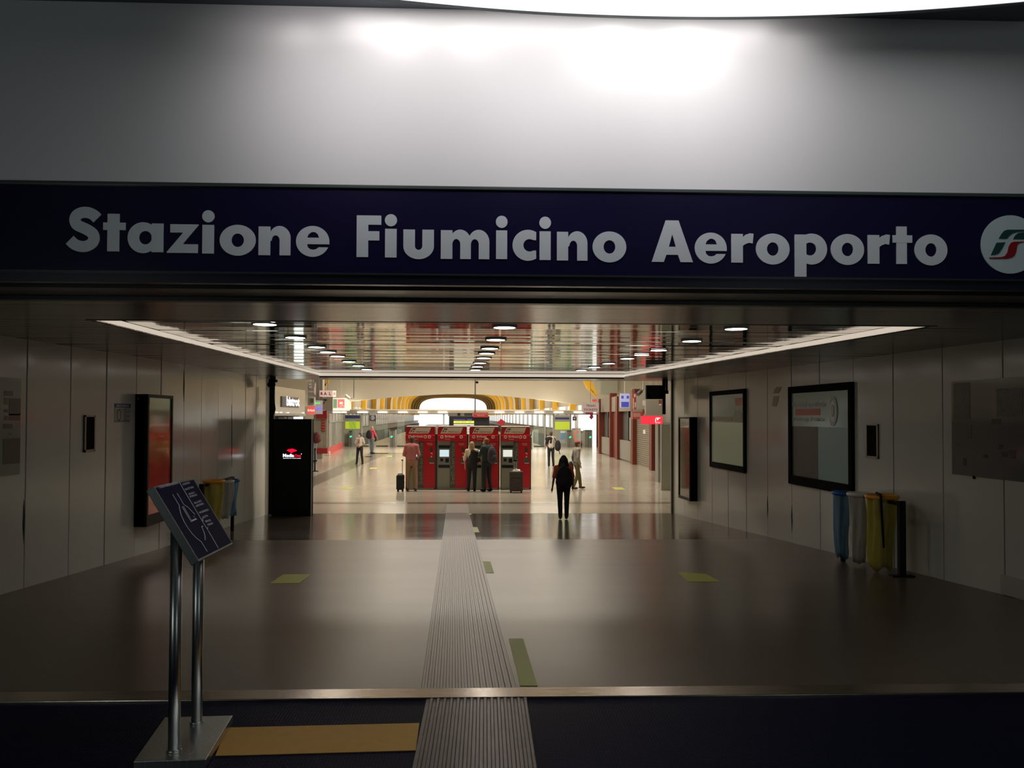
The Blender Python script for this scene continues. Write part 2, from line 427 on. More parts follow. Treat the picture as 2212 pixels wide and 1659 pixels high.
# corridor ceiling: soffit of cross slats with a sunken mirror coffer and lit edges
cNL, cNR, cFR, cFL = PS(170, 687), PS(1998, 709), PS(1350, 815), PS(690, 812)
yN, yF = (cNL.y + cNR.y) / 2, (cFL.y + cFR.y) / 2
def cofL(y): return cNL.x + (cFL.x - cNL.x) * (y - cNL.y) / (cFL.y - cNL.y)
def cofR(y): return cNR.x + (cFR.x - cNR.x) * (y - cNR.y) / (cFR.y - cNR.y)
ceil = struct('ceiling', B().box(-6.2, 6.4, 4.9, 20.5, 2.93, 3.05), M_dark)
Y1 = 20.28
def slat(fl, fr, y0, y1, up, m, tilt=0.0, tw=0.0):
    g = .004; a, c = y0 + g, y1 - g
    za, zc = zs(a) + up - tilt, zs(c) + up + tilt
    b = B().hexa([(fl(a), a, za - tw), (fr(a), a, za + tw), (fr(c), c, zc + tw), (fl(c), c, zc - tw),
                  (fl(a), a, za + .02 - tw), (fr(a), a, za + .02 + tw), (fr(c), c, zc + .02 + tw), (fl(c), c, zc + .02 - tw)])
    return part('ceiling_slat', b, m, ceil)
y = 5.55
nn = 4
for i in range(nn):
    y0, y1 = 5.55 + (yN - 5.55) * i / nn, 5.55 + (yN - 5.55) * (i + 1) / nn
    slat(wallL, wallR, y0, y1, 0, M_soffit, random.gauss(0, .0003))
n = 56
for i in range(n):
    y0, y1 = yN + (yF - yN) * i / n, yN + (yF - yN) * (i + 1) / n
    slat(wallL, cofL, y0, y1, 0, M_soffit, random.gauss(0, .0004), random.gauss(0, .001))
    slat(cofR, wallR, y0, y1, 0, M_soffit, random.gauss(0, .0004), random.gauss(0, .001))
    slat(cofL, cofR, y0, y1, DC, M_mirror, random.gauss(0, .0006), random.gauss(0, .002))
for i in range(9):
    y0, y1 = yF + .06 + (Y1 - yF - .06) * i / 9, yF + .06 + (Y1 - yF - .06) * (i + 1) / 9
    slat(wallL, wallR, y0, y1, 0, M_soffit, random.gauss(0, .0004))
# lit edges of the coffer
def vslab(p, q, z0a, z1a, nx, ny, t): return B().hexa([(p[0], p[1], zs(p[1]) + z0a), (q[0], q[1], zs(q[1]) + z0a), (q[0] + nx * t, q[1] + ny * t, zs(q[1]) + z0a), (p[0] + nx * t, p[1] + ny * t, zs(p[1]) + z0a),
                                                       (p[0], p[1], zs(p[1]) + z1a), (q[0], q[1], zs(q[1]) + z1a), (q[0] + nx * t, q[1] + ny * t, zs(q[1]) + z1a), (p[0] + nx * t, p[1] + ny * t, zs(p[1]) + z1a)])
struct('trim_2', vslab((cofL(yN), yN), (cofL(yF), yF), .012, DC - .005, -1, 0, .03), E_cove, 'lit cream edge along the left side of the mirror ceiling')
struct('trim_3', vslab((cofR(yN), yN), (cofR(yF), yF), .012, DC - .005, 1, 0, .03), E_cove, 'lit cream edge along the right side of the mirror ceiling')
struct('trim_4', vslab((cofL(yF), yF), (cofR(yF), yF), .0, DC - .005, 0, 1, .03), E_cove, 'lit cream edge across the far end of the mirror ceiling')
struct('trim_5', vslab((cofL(yF), yF + .03), (cofR(yF), yF + .03), -.035, .03, 0, 1, .05), M_black, 'thin black lip under the far lit edge of the ceiling')
struct('trim_6', vslab((cofL(yN), yN - .03), (cofR(yN), yN - .03), -.004, DC, 0, 1, .03), M_soffit)

# downlights
LIGHTS = [(572, 698, 'left row'), (638, 727, 'left row'), (684, 748, 'left row'), (708, 759, 'left row'), (729, 768, 'left row'), (754, 780, 'left row'), (774, 789, 'left row'), (792, 797, 'left row'),
          (1090, 705, 'middle row'), (1071, 732, 'middle row'), (1058, 751, 'middle row'), (1051, 762, 'middle row'), (1045, 772, 'middle row'), (1037, 783, 'middle row'), (1031, 791, 'middle row'), (1027, 798, 'middle row'),
          (1590, 708, 'right row'), (1494, 735, 'right row'), (1423, 755, 'right row'), (1386, 765, 'right row'), (1355, 773, 'right row'), (1315, 784, 'right row'), (1284, 792, 'right row'), (1256, 799, 'right row')]
ORD = ['nearest', 'second', 'third', 'fourth', 'fifth', 'sixth', 'seventh', 'farthest']
for i, (px, py, row) in enumerate(LIGHTS):
    p = PS(px, py, DC); p.z = min(p.z, zs(p.y) + DC)
    q = ORD[i % 8]
    t = thing('ceiling_light', f'round white downlight in the mirror ceiling, {q} of the {row}', 'ceiling light', (p.x, p.y, p.z), 'round downlights in the mirror ceiling')
    rr = [(.128 * math.cos(2 * math.pi * k / 20), .128 * math.sin(2 * math.pi * k / 20)) for k in range(20)]
    ri = [(.110 * math.cos(2 * math.pi * k / 20), .110 * math.sin(2 * math.pi * k / 20)) for k in range(20)]
    F = lambda u, v, w_, p=p: Vector((p.x + u, p.y + v, p.z + w_))
    part('frame', B().prism([rr, ri], F, -.016, 0), M_white, t)
    part('diffuser', B().prism([ri], F, -.012, -.002), E_white, t)

# ------------------------------------------------------------------ front: bulkhead, sign, luminous ceiling, dark entrance room
zt = PY(1900, 40, 4.75).z
struct('wall_front', B().box(-6.8, 7.0, 4.75, 4.88, 3.0, zt + .3), M_bulk, 'white bulkhead above the station sign washed by lamps')
struct('ceiling', B().box(-7, 7.2, -4, 4.75, zt, zt + .1), mat('front_ceiling', (.10, .12, .14), .6))
mdw = mat('room_dark', (.035, .035, .04), .6)
struct('wall_back', B().box(-7, 7.2, -4.2, -4, -.1, 4.4), mdw)
struct('wall_left', B().box(-7.2, -7, -4.2, 4.9, -.1, 4.4), mdw)
struct('wall_right', B().box(7.2, 7.4, -4.2, 4.9, -.1, 4.4), mdw)
jl = struct('wall_left', B().box(-7, -5.12, 4.72, 5.55, -.1, 3.0), mdw)
jr = struct('wall_right', B().box(5.72, 7.2, 4.72, 5.55, -.1, 3.0), mdw)
# round luminous ceiling
zd = 4.02
A_, B_, Cc = PZ(820, 0, zd), PZ(1480, 41, zd), PZ(2212, 8, zd)
def circ(a, b, c):
    ax, ay, bx, by, cx, cy = a.x, a.y, b.x, b.y, c.x, c.y
    d = 2 * (ax * (by - cy) + bx * (cy - ay) + cx * (ay - by))
    ux = ((ax * ax + ay * ay) * (by - cy) + (bx * bx + by * by) * (cy - ay) + (cx * cx + cy * cy) * (ay - by)) / d
    uy = ((ax * ax + ay * ay) * (cx - bx) + (bx * bx + by * by) * (ax - cx) + (cx * cx + cy * cy) * (bx - ax)) / d
    return ux, uy, math.hypot(ax - ux, ay - uy)
ox, oy, orr = circ(A_, B_, Cc)
def arc(r, a0, a1, n=40): return [(ox + r * math.sin(a0 + (a1 - a0) * k / n), oy + r * math.cos(a0 + (a1 - a0) * k / n)) for k in range(n + 1)]
a0 = -math.asin(min(.99, 2.5 / orr)); a1 = -a0
FZ = lambda u, v, w_: Vector((u, v, zd + w_))
lt = thing('luminous_ceiling', 'large round backlit white ceiling disc in front of the sign wall', 'ceiling light', (ox, 3.4, zd))
outer = arc(orr - .02, a0, a1)
part('diffuser', B().prism([[(p[0], p[1]) for p in outer] + [(outer[-1][0], 3.1), (outer[0][0], 3.1)]], FZ, 0, .02), E_ceiling, lt)
rim = arc(orr, a0, a1); rin = arc(orr - .025, a0, a1)
part('rim', B().prism([rim + rin[::-1]], FZ, -.004, .03), mat('rim_dark', (.02, .035, .035), .4), lt)
part('housing', B().prism([[(p[0], p[1]) for p in arc(orr - .03, a0, a1)] + [(outer[-1][0], 3.1), (outer[0][0], 3.1)]], FZ, .022, .05), M_white, lt)
for k in (-2.2, 0, 2.2):
    part('hanger', B().box(ox + k - .01, ox + k + .01, 3.3, 3.32, zd + .05, zt), M_black, lt)

# station sign
zb, zt2 = 2.560, 3.098
sg = thing('station_sign', 'long navy station name board with big white letters over the passage', 'sign', (.3, 4.7, zb))
part('board', B().box(-5.0, 5.6, 4.70, 4.75, zb + .012, zt2 - .02), M_navy, sg)
part('top_rail', B().box(-5.0, 5.6, 4.685, 4.755, zt2 - .022, zt2), mat('rail_grey_green', (.10, .125, .12), .3, .6), sg, bevel=.004)
part('bottom_rail', B().box(-5.0, 5.6, 4.692, 4.755, zb, zb + .012), mat('rail_grey', (.05, .05, .06), .3, .5), sg)
def circle(cx, cy, rx_, ry_, n=36, a0=0, a1=360):
    full = abs(a1 - a0) >= 360; k = n if full else n + 1
    return [(cx + rx_ * math.cos(R(a0 + (a1 - a0) * i / n)), cy + ry_ * math.sin(R(a0 + (a1 - a0) * i / n))) for i in range(k)]
def rect(x0, y0, x1, y1): return [(x0, y0), (x1, y0), (x1, y1), (x0, y1)]
def catmull(P, n=6):
    out = []; P = [P[0]] + P + [P[-1]]
    for i in range(1, len(P) - 2):
        for k in range(n):
            t = k / n; q = []
            for c in (0, 1):
                p0, p1, p2, p3 = P[i - 1][c], P[i][c], P[i + 1][c], P[i + 2][c]
                q.append(.5 * (2 * p1 + (p2 - p0) * t + (2 * p0 - 5 * p1 + 4 * p2 - p3) * t * t + (3 * p1 - p0 - 3 * p2 + p3) * t ** 3))
            out.append(tuple(q))
    out.append(P[-2]); return out
def stroke(P, wd):
    L_, R_ = [], []
    for i, p in enumerate(P):
        a = P[max(i - 1, 0)]; b = P[min(i + 1, len(P) - 1)]
        dx, dy = b[0] - a[0], b[1] - a[1]; l = math.hypot(dx, dy) or 1
        nx, ny = -dy / l * wd / 2, dx / l * wd / 2
        L_.append((p[0] + nx, p[1] + ny)); R_.append((p[0] - nx, p[1] - ny))
    return L_ + R_[::-1]
def dot(cx, cy, r): return [[circle(cx, cy, r, r, 28)]]
def arch(x):   # right hand arch of n / m starting at stem edge x
    return [[(x + 40, 0)] + [(x + 40, 36)] + circle(x + 17, 37, 23, 26.5, 16, 0, 150) + [(x - 3, 46), (x - 3, 30)] + circle(x + 8.5, 32, 8.5, 11, 12, 180, 0) + [(x + 17, 0)]]
Scurve = catmull([(64, 71), (55, 79), (43, 83.5), (30, 83), (19, 77), (15.5, 67), (20, 57), (31, 51.5), (43, 46), (54, 38), (57, 27), (52, 16.5), (40, 10.5), (27, 10.5), (15, 15), (5, 24)], 5)
GL = {
 'S': (71, [[stroke(Scurve, 24)]]),
 't': (47, [[rect(9, 0, 34, 81)], [rect(0, 46, 47, 62)]]),
 'a': (77, [[circle(33.5, 31, 33.5, 33.5), circle(38.5, 31, 14, 14.5, 28)], [rect(52, 0, 77, 62)]]),
 'z': (68, [[[(7, 62), (68, 62), (68, 60), (34, 19), (67, 19), (67, 0), (0, 0), (0, 2), (35, 44), (7, 44)]]]),
 'i': (26, [[rect(.5, 0, 25.5, 62)]] + dot(13, 80.5, 13.2)),
 'o': (78, [[circle(39, 31, 39, 33.5), circle(39, 31, 13.5, 14.5, 28)]]),
 'n': (68, [[rect(0, 0, 25, 62)], arch(28)]),
 'e': (72, [[[(72, 25), (72, 31)] + circle(36, 31, 36, 33.5, 48, 0, 338)[1:] + [(49, 18.5), (44, 14.5), (38, 13), (31, 14), (25.5, 18.5), (24, 25)], [(24, 39), (27, 46), (33, 50.5), (37, 51.5), (42, 50.5), (47, 46.5), (50, 39)]]]),
 'F': (53, [[[(0, 0), (25, 0), (25, 36), (49, 36), (49, 56), (25, 56), (25, 70), (53, 70), (53, 90), (0, 90)]]]),
 'u': (66, [[[(0, 62), (0, 27)] + circle(33, 26, 33, 28, 24, 180, 360)[1:] + [(66, 62), (41, 62), (41, 27)] + circle(33, 27, 8, 9, 12, 0, -180)[1:] + [(25, 62)]]]),
 'm': (105, [[rect(0, 0, 25, 62)], arch(25), arch(65)]),
 'c': (51, [[circle(33.5, 31, 33.5, 33.5, 40, 58, 302) + [(51, 20)] + circle(37, 31, 13.5, 13.5, 20, -58, -302) + [(51, 42)]]]),
 'A': (89, [[[(0, 0), (30, 90), (58, 90), (89, 0), (62, 0), (56.5, 15.5), (31.5, 15.5), (26, 0)], [(37, 33), (52, 33), (44.2, 60)]]]),
 'r': (48, [[rect(0, 0, 25, 62)], [[(22, 34), (22, 52), (30, 60), (40, 63.5), (48, 62.5), (46, 41.5), (38, 43), (30, 40)]]]),
 'p': (70, [[circle(36.5, 31, 33.5, 33.5), circle(33, 31, 13.5, 14, 28)], [rect(0, -29, 25, 62)]]),
}
SIGN = [('S', 145, 216, 542), ('t', 222, 270, 542.5), ('a', 275, 352, 544), ('z', 360, 428, 546), ('i', 436, 462, 547.5), ('o', 474, 552, 549.5), ('n', 558, 627, 551), ('e', 639, 711, 552),
        ('F', 770, 823, 555), ('i', 831, 857, 556), ('u', 871, 937, 557.5), ('m', 952, 1057, 559), ('i', 1071, 1096, 559.5), ('c', 1107, 1158, 560.5), ('i', 1165, 1190, 561.5), ('n', 1203, 1269, 562.5), ('o', 1280, 1353, 564),
        ('A', 1408, 1497, 565.5), ('e', 1501, 1570, 566.5), ('r', 1580, 1628, 567), ('o', 1633, 1706, 568.5), ('p', 1717, 1787, 568.5), ('o', 1795, 1867, 569.5), ('r', 1875, 1923, 569.5), ('t', 1929, 1971, 570), ('o', 1976, 2047, 570.5)]
YS = 4.70
for ch, x0, x1, yb in SIGN:
    wd, pieces = GL[ch]; p = PY(x0, yb, YS - .006); q = PY(x1, yb, YS - .006); sx = (q.x - p.x) / wd; sz = (PY(x0, yb - 62, YS - .006).z - p.z) / 62
    b = B(); F = lambda u, v, w_: Vector((p.x + u * sx, YS - .006 + w_, p.z + v * sz))
    for ip, pc in enumerate(pieces): b.prism(pc, F, -.0006 * ip, .006)
    part('letter', b, M_letter, sg)
# railway emblem on a white disc
cpx, cpy, rpx = 2181, 528.5, 63
F = lambda u, v, w_: PY(cpx + u, cpy - v, YS - .006 - w_) if False else Vector((PY(cpx + u, cpy - v, YS).x, YS - w_, PY(cpx + u, cpy - v, YS).z))
em = part('emblem', B().prism([circle(0, 0, rpx, rpx, 48)], F, 0, .006), mat('emblem_white', (.50, .60, .62), .45), sg)
def e8(P): return [((x / 8.3 + 2040) - cpx, cpy - (y / 8.3 + 440)) for x, y in P]
EMB = [([(960, 630), (1010, 545), (1055, 492), (1110, 472), (1700, 472), (1680, 505), (1400, 505), (1300, 510), (1210, 535), (1150, 580), (1105, 635)], 'emblem_green', (.008, .05, .05)),
       ([(820, 925), (920, 705), (1075, 697), (1030, 790), (965, 890), (900, 920)], 'emblem_green', (.008, .05, .05)),
       ([(1218, 640), (1250, 580), (1310, 530), (1400, 520), (1670, 520), (1640, 560), (1560, 600), (1520, 640)], 'emblem_green', (.008, .05, .05)),
       ([(785, 970), (1010, 962), (1070, 940), (1115, 880), (1140, 770), (1180, 705), (1230, 685), (1420, 682), (1400, 697), (1330, 710), (1290, 750), (1270, 870), (1240, 935), (1190, 970), (1110, 992), (800, 992)], 'emblem_red', (.25, .006, .008))]
for P, nm, c in EMB:
    part('emblem_stroke', B().prism([e8(P)], F, .006, .010), mat(nm, c, .4), em)
# portal underside with shutter housing
ph = struct('trim_7', B().box(-5.12, 5.72, 4.72, 5.55, 2.535, 3.0), M_dark, 'black shutter housing under the station sign')
part('housing_lip', B().box(-5.12, 5.72, 4.705, 4.76, 2.505, 2.56), mat('lip_navy', (.010, .010, .022), .3), ph)
part('guide_rail', B().box(-5.12, 5.72, 4.98, 5.12, 2.515, 2.545), mat('guide_grey', (.03, .029, .028), .35, .3), ph)
part('guide_rail', B().box(-5.12, 5.72, 5.47, 5.55, 2.51, 2.545), MATS['guide_grey'], ph)

# ------------------------------------------------------------------ hall shell
hw = struct('wall_front', B().box(-21, -5.45, 20.3, 20.5, HF, 6.4).box(4.87 + .25, 21, 20.3, 20.5, HF, 6.4).box(-5.46, 5.13, 20.3, 20.5, zs(20.3) + .0, 6.4), M_cream)
struct('wall_left', B().box(-21.2, -21, 20.3, 67, HF, 6.4), M_cream)
struct('wall_right', B().box(21, 21.2, 20.3, 67, HF, 6.4), M_cream)
struct('ceiling', B().box(-21, 21, 20.3, 67.4, 6.4, 6.6), M_cream)
# bulkhead with the shallow arch in front of the train shed
YB = 67.0
ARC = [(757, 866.5), (800, 862.5), (850, 858), (916, 854), (960, 851.5), (1000, 851), (1045, 852.5), (1100, 857), (1150, 861.5), (1200, 867), (1257, 875.5)]
zh = PY(1000, 884.5, YB).z
pa = [PY(x, y, YB) for x, y in ARC]
loop = [(-21, 6.4), (-21, zh), (pa[0].x, zh)] + [(p.x, p.z) for p in pa] + [(pa[-1].x, zh), (21, zh), (21, 6.4)]
FY = lambda u, v, w_: Vector((u, YB + w_, v))
struct('wall_back', B().prism([loop], FY, 0, .4), M_cream, 'cream bulkhead with a shallow arch across the far end of the hall')
for u0, u1 in ((-21, PY(706, 900, 66).x), (PY(1294, 900, 66).x, 21)):
    struct('wall_back', B().box(u0, u1, 66.0, 66.3, HF, zh + .2), M_cream)
q0, q1 = PY(1296, 800, YB), PY(1332, 850, YB)
struct('wall_back', B().box(q0.x, q1.x, YB - .5, YB, q1.z, 6.4), M_mint)
# header beam above the gates
h0, h1 = PY(1000, 885.5, 65.6), PY(1000, 893.5, 65.6)
hb = thing('header_beam', 'long pale steel beam over the ticket gates with white lamps', 'beam', (-1.5, 65.6, h1.z))
xa, xb = PY(706, 889, 65.6).x, PY(1292, 889, 65.6).x
part('beam', B().box(xa, xb, 65.6, 66.2, h1.z, h0.z - .06), mat('beam_grey', (.42, .39, .33), .45), hb)
part('top_flange', B().box(xa, xb, 65.5, 66.3, h0.z - .06, h0.z + .03), mat('beam_cream', (.80, .72, .58), .45), hb)
part('bottom_flange', B().box(xa, xb, 65.5, 66.3, h1.z - .05, h1.z), mat('beam_dark', (.14, .12, .10), .45), hb)
for x0, x1 in [(719, 736), (738, 748), (772, 794), (816, 836), (860, 880), (903, 923), (946, 966), (1069, 1089), (1113, 1132), (1155, 1175), (1197, 1217), (1240, 1260), (1282, 1288)]:
    part('lamp', pxbox(B(), x0, 889.3, x1, 891.8, 65.5, .08), E_strip, hb)
# posts that carry the beam
for i, (x0, x1, y1) in enumerate([(739, 743, 965), (780, 782.5, 965), (797, 799, 965), (957, 960, 950), (1176, 1179, 962), (1194, 1197, 962), (1232, 1234, 965), (1289, 1293, 975)]):
    zz = HF; p, q = PY(x0, 900, 65.7), PY(x1, 900, 65.7)
    part('post', B().box(p.x, q.x, 65.7, 65.9, HF, h1.z - .05), mat('post_grey', (.40, .40, .36), .4) if i not in (0, 1, 7) else (M_white if i < 2 else M_redd), hb)
# train shed beyond the gates
AX = -.0397
def V(u, y, z): return Vector((AX * y + u, y, z))
HWD = 11.0; ZSP = CZ + 1.0; VH = 5.3; YE = 250.0
def sect(t, inset=0.0):
    c, s_ = math.cos(t), math.sin(t); e = 2 / 3.6
    return ((HWD - inset) * math.copysign(abs(c) ** e, c), ZSP + (VH - inset) * abs(s_) ** e)
b = B(); K = 28; ys = [67.5 + (YE - 67.5) * i / 14 for i in range(15)]
vs = [V(*(lambda s_: (s_[0], yy, s_[1]))(sect(math.pi * k / K))) for yy in ys for k in range(K + 1)]
fs = [(i * (K + 1) + k, i * (K + 1) + k + 1, (i + 1) * (K + 1) + k + 1, (i + 1) * (K + 1) + k) for i in range(14) for k in range(K)]
b.add(vs, fs, True)
shed = struct('ceiling', b, M_vault, 'arched roof of the train shed beyond the gates')
for i in range(15):
    yy = 70.5 + 12.4 * i; b = B(); vs = []
    for k in range(K + 1):
        t = math.pi * k / K; o = sect(t, .02); n_ = sect(t, .55)
        for y2 in (yy - .33, yy + .33):
            vs.append(V(o[0], y2, o[1])); vs.append(V(n_[0], y2, n_[1]))
    fs = []
    for k in range(K):
        a = k * 4; c = a + 4
        fs += [(a, c, c + 1, a + 1), (a + 2, a + 3, c + 3, c + 2), (a + 1, c + 1, c + 3, a + 3), (a, a + 2, c + 2, c)]
    fs += [(0, 1, 3, 2), (K * 4, K * 4 + 2, K * 4 + 3, K * 4 + 1)]
    b.add(vs, fs)
    for s_ in (-1, 1):
        for w_ in ((yy - .33, yy + .33),):
            u0, u1 = sorted((s_ * (HWD - .02), s_ * (HWD - .55)))
            b.hexa([V(u0, w_[0], CZ + .35), V(u1, w_[0], CZ + .35), V(u1, w_[1], CZ + .35), V(u0, w_[1], CZ + .35), V(u0, w_[0], ZSP), V(u1, w_[0], ZSP), V(u1, w_[1], ZSP), V(u0, w_[1], ZSP)])
    part('roof_rib', b, M_yel, shed)
# platforms and track beds of the shed
M_plat = mat('platform_stone', (.46, .42, .36), .35); M_track = mat('track_bed', (.10, .085, .07), .9, 0, .3, 3)
def vbox(u0, u1, y0, y1, z0, z1):
    return B().hexa([V(u0, y0, z0), V(u1, y0, z0), V(u1, y1, z0), V(u0, y1, z0), V(u0, y0, z1), V(u1, y0, z1), V(u1, y1, z1), V(u0, y1, z1)])
struct('floor', vbox(-7.6, 7.6, 66.6, YE, HF - 1.2, HF), M_plat, 'stone platform running away between the tracks')
struct('floor', vbox(-10.6, -7.6, 66.6, YE, HF - 1.3, HF - 1.15), M_track, 'dark track bed on the left of the platform')
struct('floor', vbox(7.6, 10.6, 66.6, YE, HF - 1.3, HF - 1.15), M_track, 'dark track bed on the right of the platform')
for sg_ in (-1, 1):
    for k in (8.4, 9.9):
        single('rail', vbox(sg_ * k - .04, sg_ * k + .04, 66.8, YE, HF - 1.15, HF - .98), mat('rail_rust', (.20, .13, .09), .4, .6),
               f'{"inner" if k < 9 else "outer"} steel rail of the {"left" if sg_ < 0 else "right"} track beyond the gates', 'rail', 'rails of the two tracks')
    sd = 'left' if sg_ < 0 else 'right'
    wv = struct('wall_' + sd, vbox(sg_ * 11.0, sg_ * 11.25, 66.8, YE, HF - 1.3, CZ - 1.35), mat('parapet', (.56, .50, .40), .5), f'pale low wall along the {sd} track')
    part('track_lining', vbox(sg_ * 10.7, sg_ * 10.98, 66.8, YE, HF - 1.3, HF + .42), mat('lining_dark', (.09, .07, .05), .7), wv)
    part('coping', vbox(sg_ * 10.9, sg_ * 11.3, 66.8, YE, CZ - 1.35, CZ - 1.22), mat('coping_dark', (.14, .11, .08), .5), wv)
    for i in range(24 if sg_ > 0 else 48):
        yy = 70.5 + (6.2 * i * (1 + i * .01) if sg_ > 0 else 3.2 * i)
        cwd = .15 if sg_ > 0 else 1.0
        part('column', vbox(sg_ * 10.95, sg_ * 11.2, yy - cwd, yy + cwd, CZ - 1.25, ZSP + .05), M_white, wv)
# ================================================================== CORRIDOR THINGS
# --- tactile map lectern (foreground left)
st = thing('map_lectern', 'navy tactile map panel tilted on two steel poles with a steel base plate', 'map stand', (-1.74, 4.22, 0))
zt_ = .045
qa, qb, qc, qd = PZ(288, 1645, zt_), PZ(445, 1640, zt_), PZ(503, 1545, zt_), PZ(356, 1549, zt_)
part('base_plate', B().hexa([(qa.x, qa.y, 0), (qb.x, qb.y, 0), (qc.x, qc.y, 0), (qd.x, qd.y, 0), (qa.x, qa.y, zt_), (qb.x, qb.y, zt_), (qc.x, qc.y, zt_), (qd.x, qd.y, zt_)]), M_steel, st, bevel=.004)
# the panel: long edge across the ramp (down to the right), short edge going away
TL, BL = PY(331, 1051, 3.98), PY(429, 1213, 3.98)
TR = Vector((TL.x, TL.y + .54, TL.z)); BR = Vector((BL.x, BL.y + .54, BL.z))
uy_ = Vector((0, .54, 0)); ud = BL - TL                      # u: reading direction, d: down the panel
nrm = uy_.cross(-ud).normalized()
if nrm.z < 0: nrm = -nrm
th_ = .042
pl = part('panel', B().slab([TL, BL, BR, TR], -nrm, th_), mat('panel_grey', (.14, .15, .15), .4, .3), st, bevel=.003)
def PF(u, v, w_): return TL + uy_ * u + ud * v + nrm * w_     # u, v in 0..1
part('map_face', B().prism([[(.03, .025), (.97, .025), (.97, .975), (.03, .975)]], PF, 0, .002), mat('map_navy', (.013, .012, .036), .6, spec=.06), pl)
M_line = mat('map_line', (.55, .56, .62), .4)
def stroke3(P, wd):  # polyline on the face in panel units -> raised line
    return B().prism([stroke(P, wd)], PF, .002, .0035)
def fp(x, y):   # face coordinates from the close-up (pixels of the enlarged view, 8.295 per photo pixel)
    X, Y = 320 + x / 8.295, 1020 + y / 8.295
    d = ray(X, Y); t = (TL - C0).dot(nrm) / d.dot(nrm); q = C0 + d * t - TL
    return (q.dot(uy_) / uy_.length_squared, q.dot(ud) / ud.length_squared)
LINES = [[(540, 165), (700, 440), (880, 740), (960, 880), (1030, 990), (1120, 1140), (1250, 1365)],
         [(430, 402), (548, 600), (552, 650), (585, 780), (640, 900), (700, 1000), (780, 1110), (860, 1190), (940, 1250), (1050, 1425)],
         [(510, 380), (630, 585), (700, 630), (760, 690), (830, 765)],
         [(600, 620), (680, 760), (760, 890), (860, 845)], [(622, 612), (700, 750), (770, 870), (850, 835)],
         [(950, 980), (985, 1060), (1010, 1140), (1012, 1220)], [(945, 985), (975, 970)], [(805, 790), (820, 810)], [(960, 885), (975, 870), (962, 830)], [(1048, 1015), (1062, 1000)]]
for L_ in LINES:
    part('map_line', stroke3([fp(*p) for p in L_], .011), M_line, pl)
def mtext(txt, x0, y0, x1, y1, h):
    """text whose baseline runs from (x0,y0) to (x1,y1) in the close-up, h = height in panel units"""
    a = Vector((*fp(x0, y0), 0)); c = Vector((*fp(x1, y1), 0))
    p0 = PF(a.x, a.y, .0045); ux = PF(c.x, c.y, .0045) - p0; uz = -ud.normalized() * h * ud.length
    text_fit('map_lettering', txt, p0, ux, uz, M_line, pl, .02)
mtext('STAZIONE FIUMICINO AEROPORTO', 195, 300, 535, 215, .035)
for (t_, x0, y0, x1, y1) in [('LEGENDA', 615, 245, 745, 205), ('BIGLIETTERIA', 660, 335, 810, 285), ('BINARIO 1', 725, 420, 835, 380), ('INFORMAZIONI', 740, 465, 870, 425),
                             ('SALA BLU', 820, 580, 950, 530), ('ASSISTENZA', 850, 635, 990, 580), ('INGRESSO', 915, 750, 1080, 690), ('USCITA', 970, 840, 1065, 795), ('SERVIZI', 1020, 910, 1115, 880), ('ASCENSORI', 1060, 970, 1155, 935)]:
    mtext(t_, x0, y0, x1, y1, .026)
def panel_z(x): return TL.z + (x - TL.x) / (BL.x - TL.x) * (BL.z - TL.z)
for (px, py) in ((376, 1622), (425, 1561)):
    p = PZ(px, py, zt_)
    part('pole', B().tube([(p.x, p.y, zt_ - .005), (p.x, p.y, panel_z(p.x) - th_ * 2 + .02)], .029, 20), M_steel, st)
    part('collar', B().tube([(p.x, p.y, zt_), (p.x, p.y, zt_ + .012)], .036, 20), M_steel, st)

# --- yellow strip on the mat and tapes on ramp and hall
pts = [PZ(465, 1634, 0), PZ(898, 1622, 0), PZ(906, 1563, 0), PZ(490, 1573, 0)]
single('yellow_strip', B().slab([(p.x, p.y, 0.0005) for p in pts], (0, 0, 1), .003), M_yellow, 'wide ochre yellow strip lying on the navy mat beside the lectern', 'floor strip')
def tape(px, fn, label, group=None, t=.0025, m=None):
    P = [fn(*p) for p in px]; b = B().slab([(p.x, p.y, p.z + .0008) for p in P], (0, 0, 1), t)
    single('floor_tape', b, m or M_tape, label, 'floor tape', group)
G1 = 'yellow-green tapes along the guide strip'
tape([(1124, 1482), (1161, 1482), (1130, 1380), (1099, 1380)], PR, 'long green tape beside the guide strip just past the threshold', G1)
tape([(1050, 1238), (1067, 1238), (1059, 1213), (1043, 1213)], PR, 'short yellow-green tape halfway up beside the guide strip', G1)
tape([(1022, 1150), (1036, 1150), (1031, 1139), (1018, 1139)], PR, 'small pale tape beside the guide strip on the polished floor', G1)
tape([(1010, 1112), (1019, 1112), (1016, 1106), (1008, 1106)], PR, 'tiny pale tape where the ramp meets the pale hall floor', G1)
G2 = 'yellow-green distance stickers on the floor'
tape([(583, 1261), (646, 1260), (673, 1241), (612, 1241)], PR, 'yellow-green sticker on the left half of the brown ramp', G2)
tape([(1486, 1257), (1557, 1257), (1524, 1240), (1462, 1236)], PR, 'yellow-green sticker on the right half of the brown ramp', G2)
hz = lambda x, y: PZ(x, y, HF)
tape([(737, 1057), (760, 1057), (764, 1053), (741, 1053)], hz, 'yellow-green sticker on the hall floor left of the ticket machines', G2)
tape([(797, 1013), (813, 1013), (816, 1010), (800, 1010)], hz, 'yellow-green sticker on the hall floor behind the masked woman', G2)
tape([(1331, 1058), (1351, 1058), (1344, 1053), (1321, 1053)], hz, 'yellow-green sticker on the hall floor near the shop shutter', G2)
tape([(834, 987), (846, 987), (848, 984), (836, 984)], hz, 'small yellow sticker left of the man in the plaid shirt', G2)

